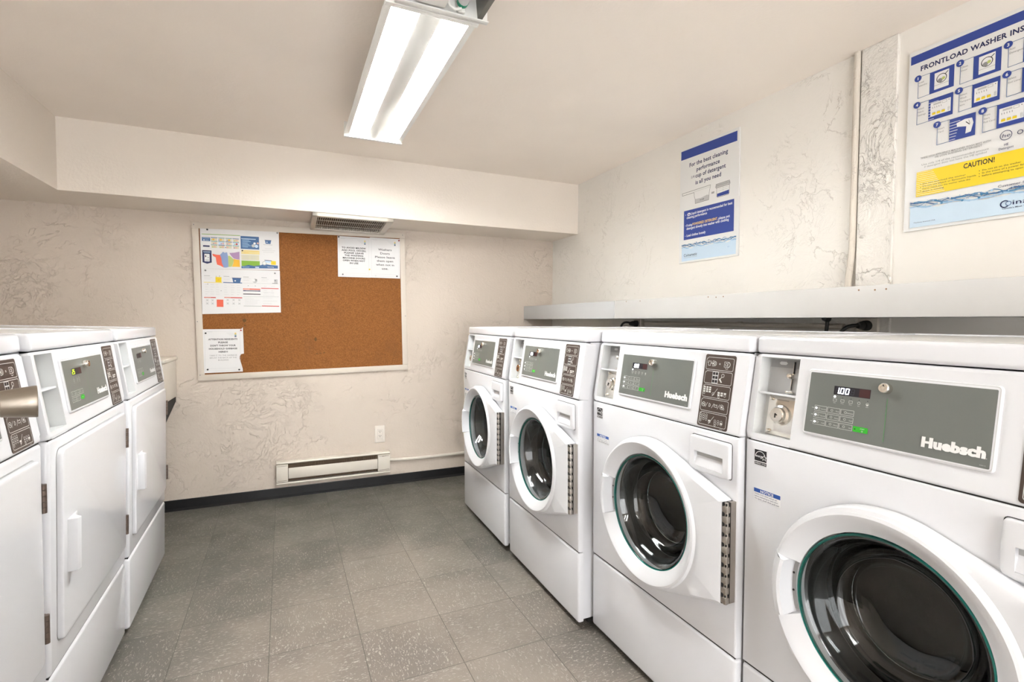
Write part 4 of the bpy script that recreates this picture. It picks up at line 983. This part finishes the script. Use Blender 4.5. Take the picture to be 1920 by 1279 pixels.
for k, (l, x0, w_) in enumerate((('Do not sit on the washer', .211, .090), ('In the event of a power failure, wait', .211, .130), ('before attempting to open the door', .211, .130))): A.text(l, x0, .1485-k*.0085, .0050, 'black', .006, w_)
for k in range(3): A.disc(.204, .1505-k*.0085, .0013, 'black', 6); A.disc(.046, .148-k*.011, .0013, 'black', 6)
A.text('Customer Service', .250, .088, .0070, 'navy', .006, .092); A.text('1-800-561-1972', .281, .077, .0070, 'navy', .006, .075)
A.water(.017, .442, .086, .070, .006, 'skyl', seed=5); A.lay()
A.ring(.268, .036, .0095, .0030, 'navy', 40, 320); A.ring(.2765, .0365, .0060, .0016, 'steelb'); A.text('inamatic', .286, .031, .0135, 'navy', .004, .105); A.text("Canada's Most Trusted Laundry Service", .262, .021, .0040, 'navy', .006, .125)
A.text('Machines licensed CSA', .030, .020, .0036, 'navy', 0, .062)
on_right('instruction_poster', 1.061, 1.483, bm, mats, 'wide blue and yellow washer instruction poster headed FRONTLOAD WASHER INSTRUCTIONS', 'poster', XR-.0135)

# ------------------------------------------------------------------ boxed shelf behind the washers
bm = bmesh.new(); box(bm, 1.7104, XR, 2.419, YB, 1.183, 1.2845, .0018, 2); mats = [M_shelf2]
o = finish('wall_shelf', bm, mats); tag(o, 'short pale grey section of the boxed wall shelf next to the back wall', 'shelf')
bm = bmesh.new(); box(bm, 1.7085, XR, YN+.005, 2.398, 1.183, 1.2855, .0018, 2)
box(bm, 1.714, XR, 2.398, 2.419, 1.184, 1.2835, 0)
mats = [M_shelf]; A = Art(bm, mats, 0)
for y, z in ((1.055, 1.272), (1.005, 1.271), (.974, 1.2715), (1.62, 1.274), (1.66, 1.273), (1.70, 1.276), (2.3, 1.276), (.70, 1.270)):
    lathe(bm, [(0, 1.7078), (.0028, 1.7080), (.003, 1.709)], (0, y, z), 'x', 8, 0) if False else None
o = finish('wall_shelf', bm, mats); tag(o, 'long cream boxed wall shelf running above the washers out of frame', 'shelf')
sc_m = mat('screw_rust', (.28, .17, .10), .6, metal=.5)
for y, z in ((1.057, 1.272), (1.007, 1.270), (.974, 1.271), (1.62, 1.275), (1.66, 1.274), (1.705, 1.277), (2.3, 1.277), (2.18, 1.276)):
    bm = bmesh.new(); lathe(bm, [(0, 1.7076), (.0026, 1.7078), (.003, 1.7086)], (0, y, z), 'x', 8); finish('screw', bm, sc_m, o, 0)['label'] = 'small rusty screw head'

# ------------------------------------------------------------------ pipes, sockets and cords on the right wall
bm = bmesh.new(); x = XR-.014
tube(bm, [(x, 1.237, ZC), (x, 1.237, 1.45), (x-.004, 1.238, 1.40), (x-.006, 1.243, 1.34), (x-.006, 1.244, 1.2855)], .0115, 16)
o = finish('conduit_pipe', bm, M_pipe, None, 60); tag(o, 'thin painted vertical pipe on the right wall beside the rough column', 'pipe')
bm = bmesh.new(); tube(bm, [(XR-.013, 1.26, 1.150), (XR-.013, 1.8, 1.154), (XR-.013, 2.44, 1.158)], .011, 12)
for y in (1.75, 2.1): lathe(bm, [(.0135, y-.012), (.0135, y+.012)], (XR-.013, 0, 1.1545), 'y', 12)
o = finish('conduit_pipe', bm, M_pipe, None, 60); tag(o, 'painted horizontal pipe on the right wall in the gap under the shelf', 'pipe')
def socket(y, label):
    r = empty('wall_socket', (XR, y, 1.155)); tag(r, label, 'socket')
    bm = bmesh.new(); box(bm, -.030, -.001, -.035, .035, -.05, .027, .003, 2); finish('socket_box', bm, M_pipe, r)
    bm = bmesh.new(); lathe(bm, [(0, -.052), (.015, -.052), (.018, -.048), (.019, -.030)], (0, 0, 0), 'x', 20); finish('socket_face', bm, M_blackmat, r)
def cord(y0, pts, label):
    bm = bmesh.new(); tube(bm, pts, .0065, 10); tube(bm, [pts[0], (pts[0][0]-.02, pts[0][1], pts[0][2])], [.016, .010], 14)
    o = finish('power_cord', bm, M_black, None, 60); tag(o, label, 'power cord')
socket(1.165, 'black round wall socket under the shelf beside the column'); socket(2.50, 'dark wall socket under the shelf joint, farther along the wall')
def bez(P, n=14):
    out = []
    for k in range(n+1):
        t = k/n; out.append(tuple((1-t)**3*P[0][i]+3*(1-t)**2*t*P[1][i]+3*(1-t)*t*t*P[2][i]+t**3*P[3][i] for i in range(3)))
    return out
cord(0, bez([(1.905, 1.165, 1.155), (1.82, 1.175, 1.16), (1.84, 1.215, 1.14), (1.845, 1.222, 1.02)]), 'black power cord plugged into the socket beside the column')
cord(0, bez([(1.86, 1.262, 1.182), (1.86, 1.262, 1.14), (1.86, 1.272, 1.10), (1.86, 1.275, 1.0)])[0:], 'black cord hanging straight down from the shelf beside the plugged-in cord')
cord(0, bez([(1.905, 2.50, 1.155), (1.82, 2.50, 1.18), (1.83, 2.53, 1.15), (1.84, 2.54, 1.0)]), 'black power cord in the far socket below the shelf joint')

# ------------------------------------------------------------------ baseboard heater, outlet, conduit
h_ = empty('baseboard_heater', (.285, YB, .168)); tag(h_, 'long beige electric baseboard heater on the back wall', 'heater')
bm = bmesh.new(); L = .364
prism(bm, [(-.001, -.072), (-.052, -.072), (-.055, -.066), (-.052, -.060), (-.008, -.060), (-.008, .060), (-.044, .060), (-.050, .066), (-.046, .074), (-.001, .077)], 'x', -L, L)
finish('casing', bm, M_beige, h_, 30)
bm = bmesh.new(); box(bm, -L+.072, L-.085, -.056, -.050, -.036, .034, .003, 2); finish('front_cover', bm, M_beige, h_)
for a, b_ in ((-L, -L+.070), (L-.084, L)):
    bm = bmesh.new(); box(bm, a, b_, -.055, -.006, -.058, .058, .003, 2)
    mats = [M_beige]; A = Art(bm, mats, -.055, .0003)
    A.line((a+.008, .050), (b_-.008, .050), .002, M_heatin); A.line((a+.008, -.046), (b_-.008, -.046), .002, M_heatin)
    if a > 0: A.line((a+.03, .048), (a+.055, .051), .003, M_heatin)
    finish('end_cover', bm, mats, h_)
bm = bmesh.new(); box(bm, -L+.07, L-.08, -.030, -.009, -.056, .056); 
for k in range(46): box(bm, -L+.074+k*.0125, -L+.0755+k*.0125, -.046, -.030, -.050, .050)
finish('heating_fins', bm, M_heatin, h_)['label'] = 'dark metal fins'
ot = empty('wall_outlet', (.5875, YB, .3645)); tag(ot, 'cream double power outlet on the back wall above the heater', 'outlet')
bm = bmesh.new(); slab(bm, rrect(-.035, .035, -.060, .060, .004), -.007, .001, .003); finish('cover_plate', bm, M_switch, ot)
bm = bmesh.new(); slab(bm, rrect(-.0165, .0165, -.033, .033, .002), -.0085, -.006, .001); mats = [M_switch]; A = Art(bm, mats, -.0085, .0003)
A.loop(rrect(-.0175, .0175, -.034, .034, .002, 2), .0008, 'grey')
for z in (.018, -.014): A.rect(-.0075, -.0045, z, z+.008, 'black'); A.rect(.0045, .0075, z, z+.007, 'black'); A.disc(0, z-.005, .0026, 'black', 10)
finish('receptacle', bm, mats, ot)
bm = bmesh.new(); tube(bm, [(.648, YB-.016, .178), (.75, YB-.014, .170), (.9, YB-.013, .167), (1.05, YB-.013, .168), (1.2, YB-.013, .170), (XR-.3, YB-.013, .170)], .0115, 14)
o = finish('conduit_pipe', bm, M_pipe, None, 60); tag(o, 'paint-crusted horizontal pipe low on the back wall, right of the heater', 'pipe')

# ------------------------------------------------------------------ white box on the back wall behind the end dryer
bx = empty('utility_tub', (-.90, YB, .70)); tag(bx, 'white metal tub mounted low on the back wall, half hidden by the end dryer', 'utility tub')
bm = bmesh.new(); prism(bm, [(-.345, .004), (-.352, .225), (-.0005, .225), (-.0005, 0)], 'x', -.28, .278, 0, .006); finish('tub_body', bm, M_beige, bx)
bm = bmesh.new()
box(bm, -.29, .286, -.362, -.001, .226, .246, .006, 3); finish('tub_rim', bm, M_beige, bx)
bm = bmesh.new(); prism(bm, [(-.30, -.001), (-.0005, -.001), (-.0005, -.03), (-.285, -.11)], 'x', .262, .272); finish('bracket_or_shadow', bm, M_blackmat, bx)['label'] = 'dark slab standing in for the shadow under the tub'  # tub shadow modelled as a dark slab

# ------------------------------------------------------------------ open door at the left with its knob (only the knob reaches into view)
def raydir(px, py):
    a, b_ = (px-960)/F_PX, (639.5-py)/F_PX
    return fw+r2*a+u2*b_
T_ = .76; KS = .76/.66; E0 = Vector((0, 0, EYE)); pk = E0+raydir(14, 757)*T_
ax = Vector((.93, .368, 0)).normalized(); ang = math.atan2(ax.y, ax.x)
dr = empty('door_1', (0, 0, 0)); dr['kind'] = 'structure'
base = pk-ax*.088*KS; base.z = pk.z
dr.location = (base.x, base.y, 0); dr.rotation_euler = (0, 0, ang)   # local x: out of the door face, local y: along the leaf
bm = bmesh.new(); box(bm, -.035, 0, -.60, .055, .006, 2.03, .002, 2); finish('door_leaf', bm, mat('door_paint', (.7, .66, .6), .45), dr)
bm = bmesh.new(); k = pk.z
lathe(bm, [(r_*KS, h_*KS) for r_, h_ in [(.030, 0), (.030, .004), (.026, .009), (.012, .012), (.0105, .040), (.0105, .0780), (.0150, .0795), (.0172, .0815), (.0182, .088), (.0193, .097), (.0204, .107), (.0213, .1150), (.0210, .1165), (0, .1175)]], (0, 0, k), 'x', 48)
finish('door_knob', bm, M_knob, dr, 30)['label'] = 'satin nickel knob flaring toward its end'
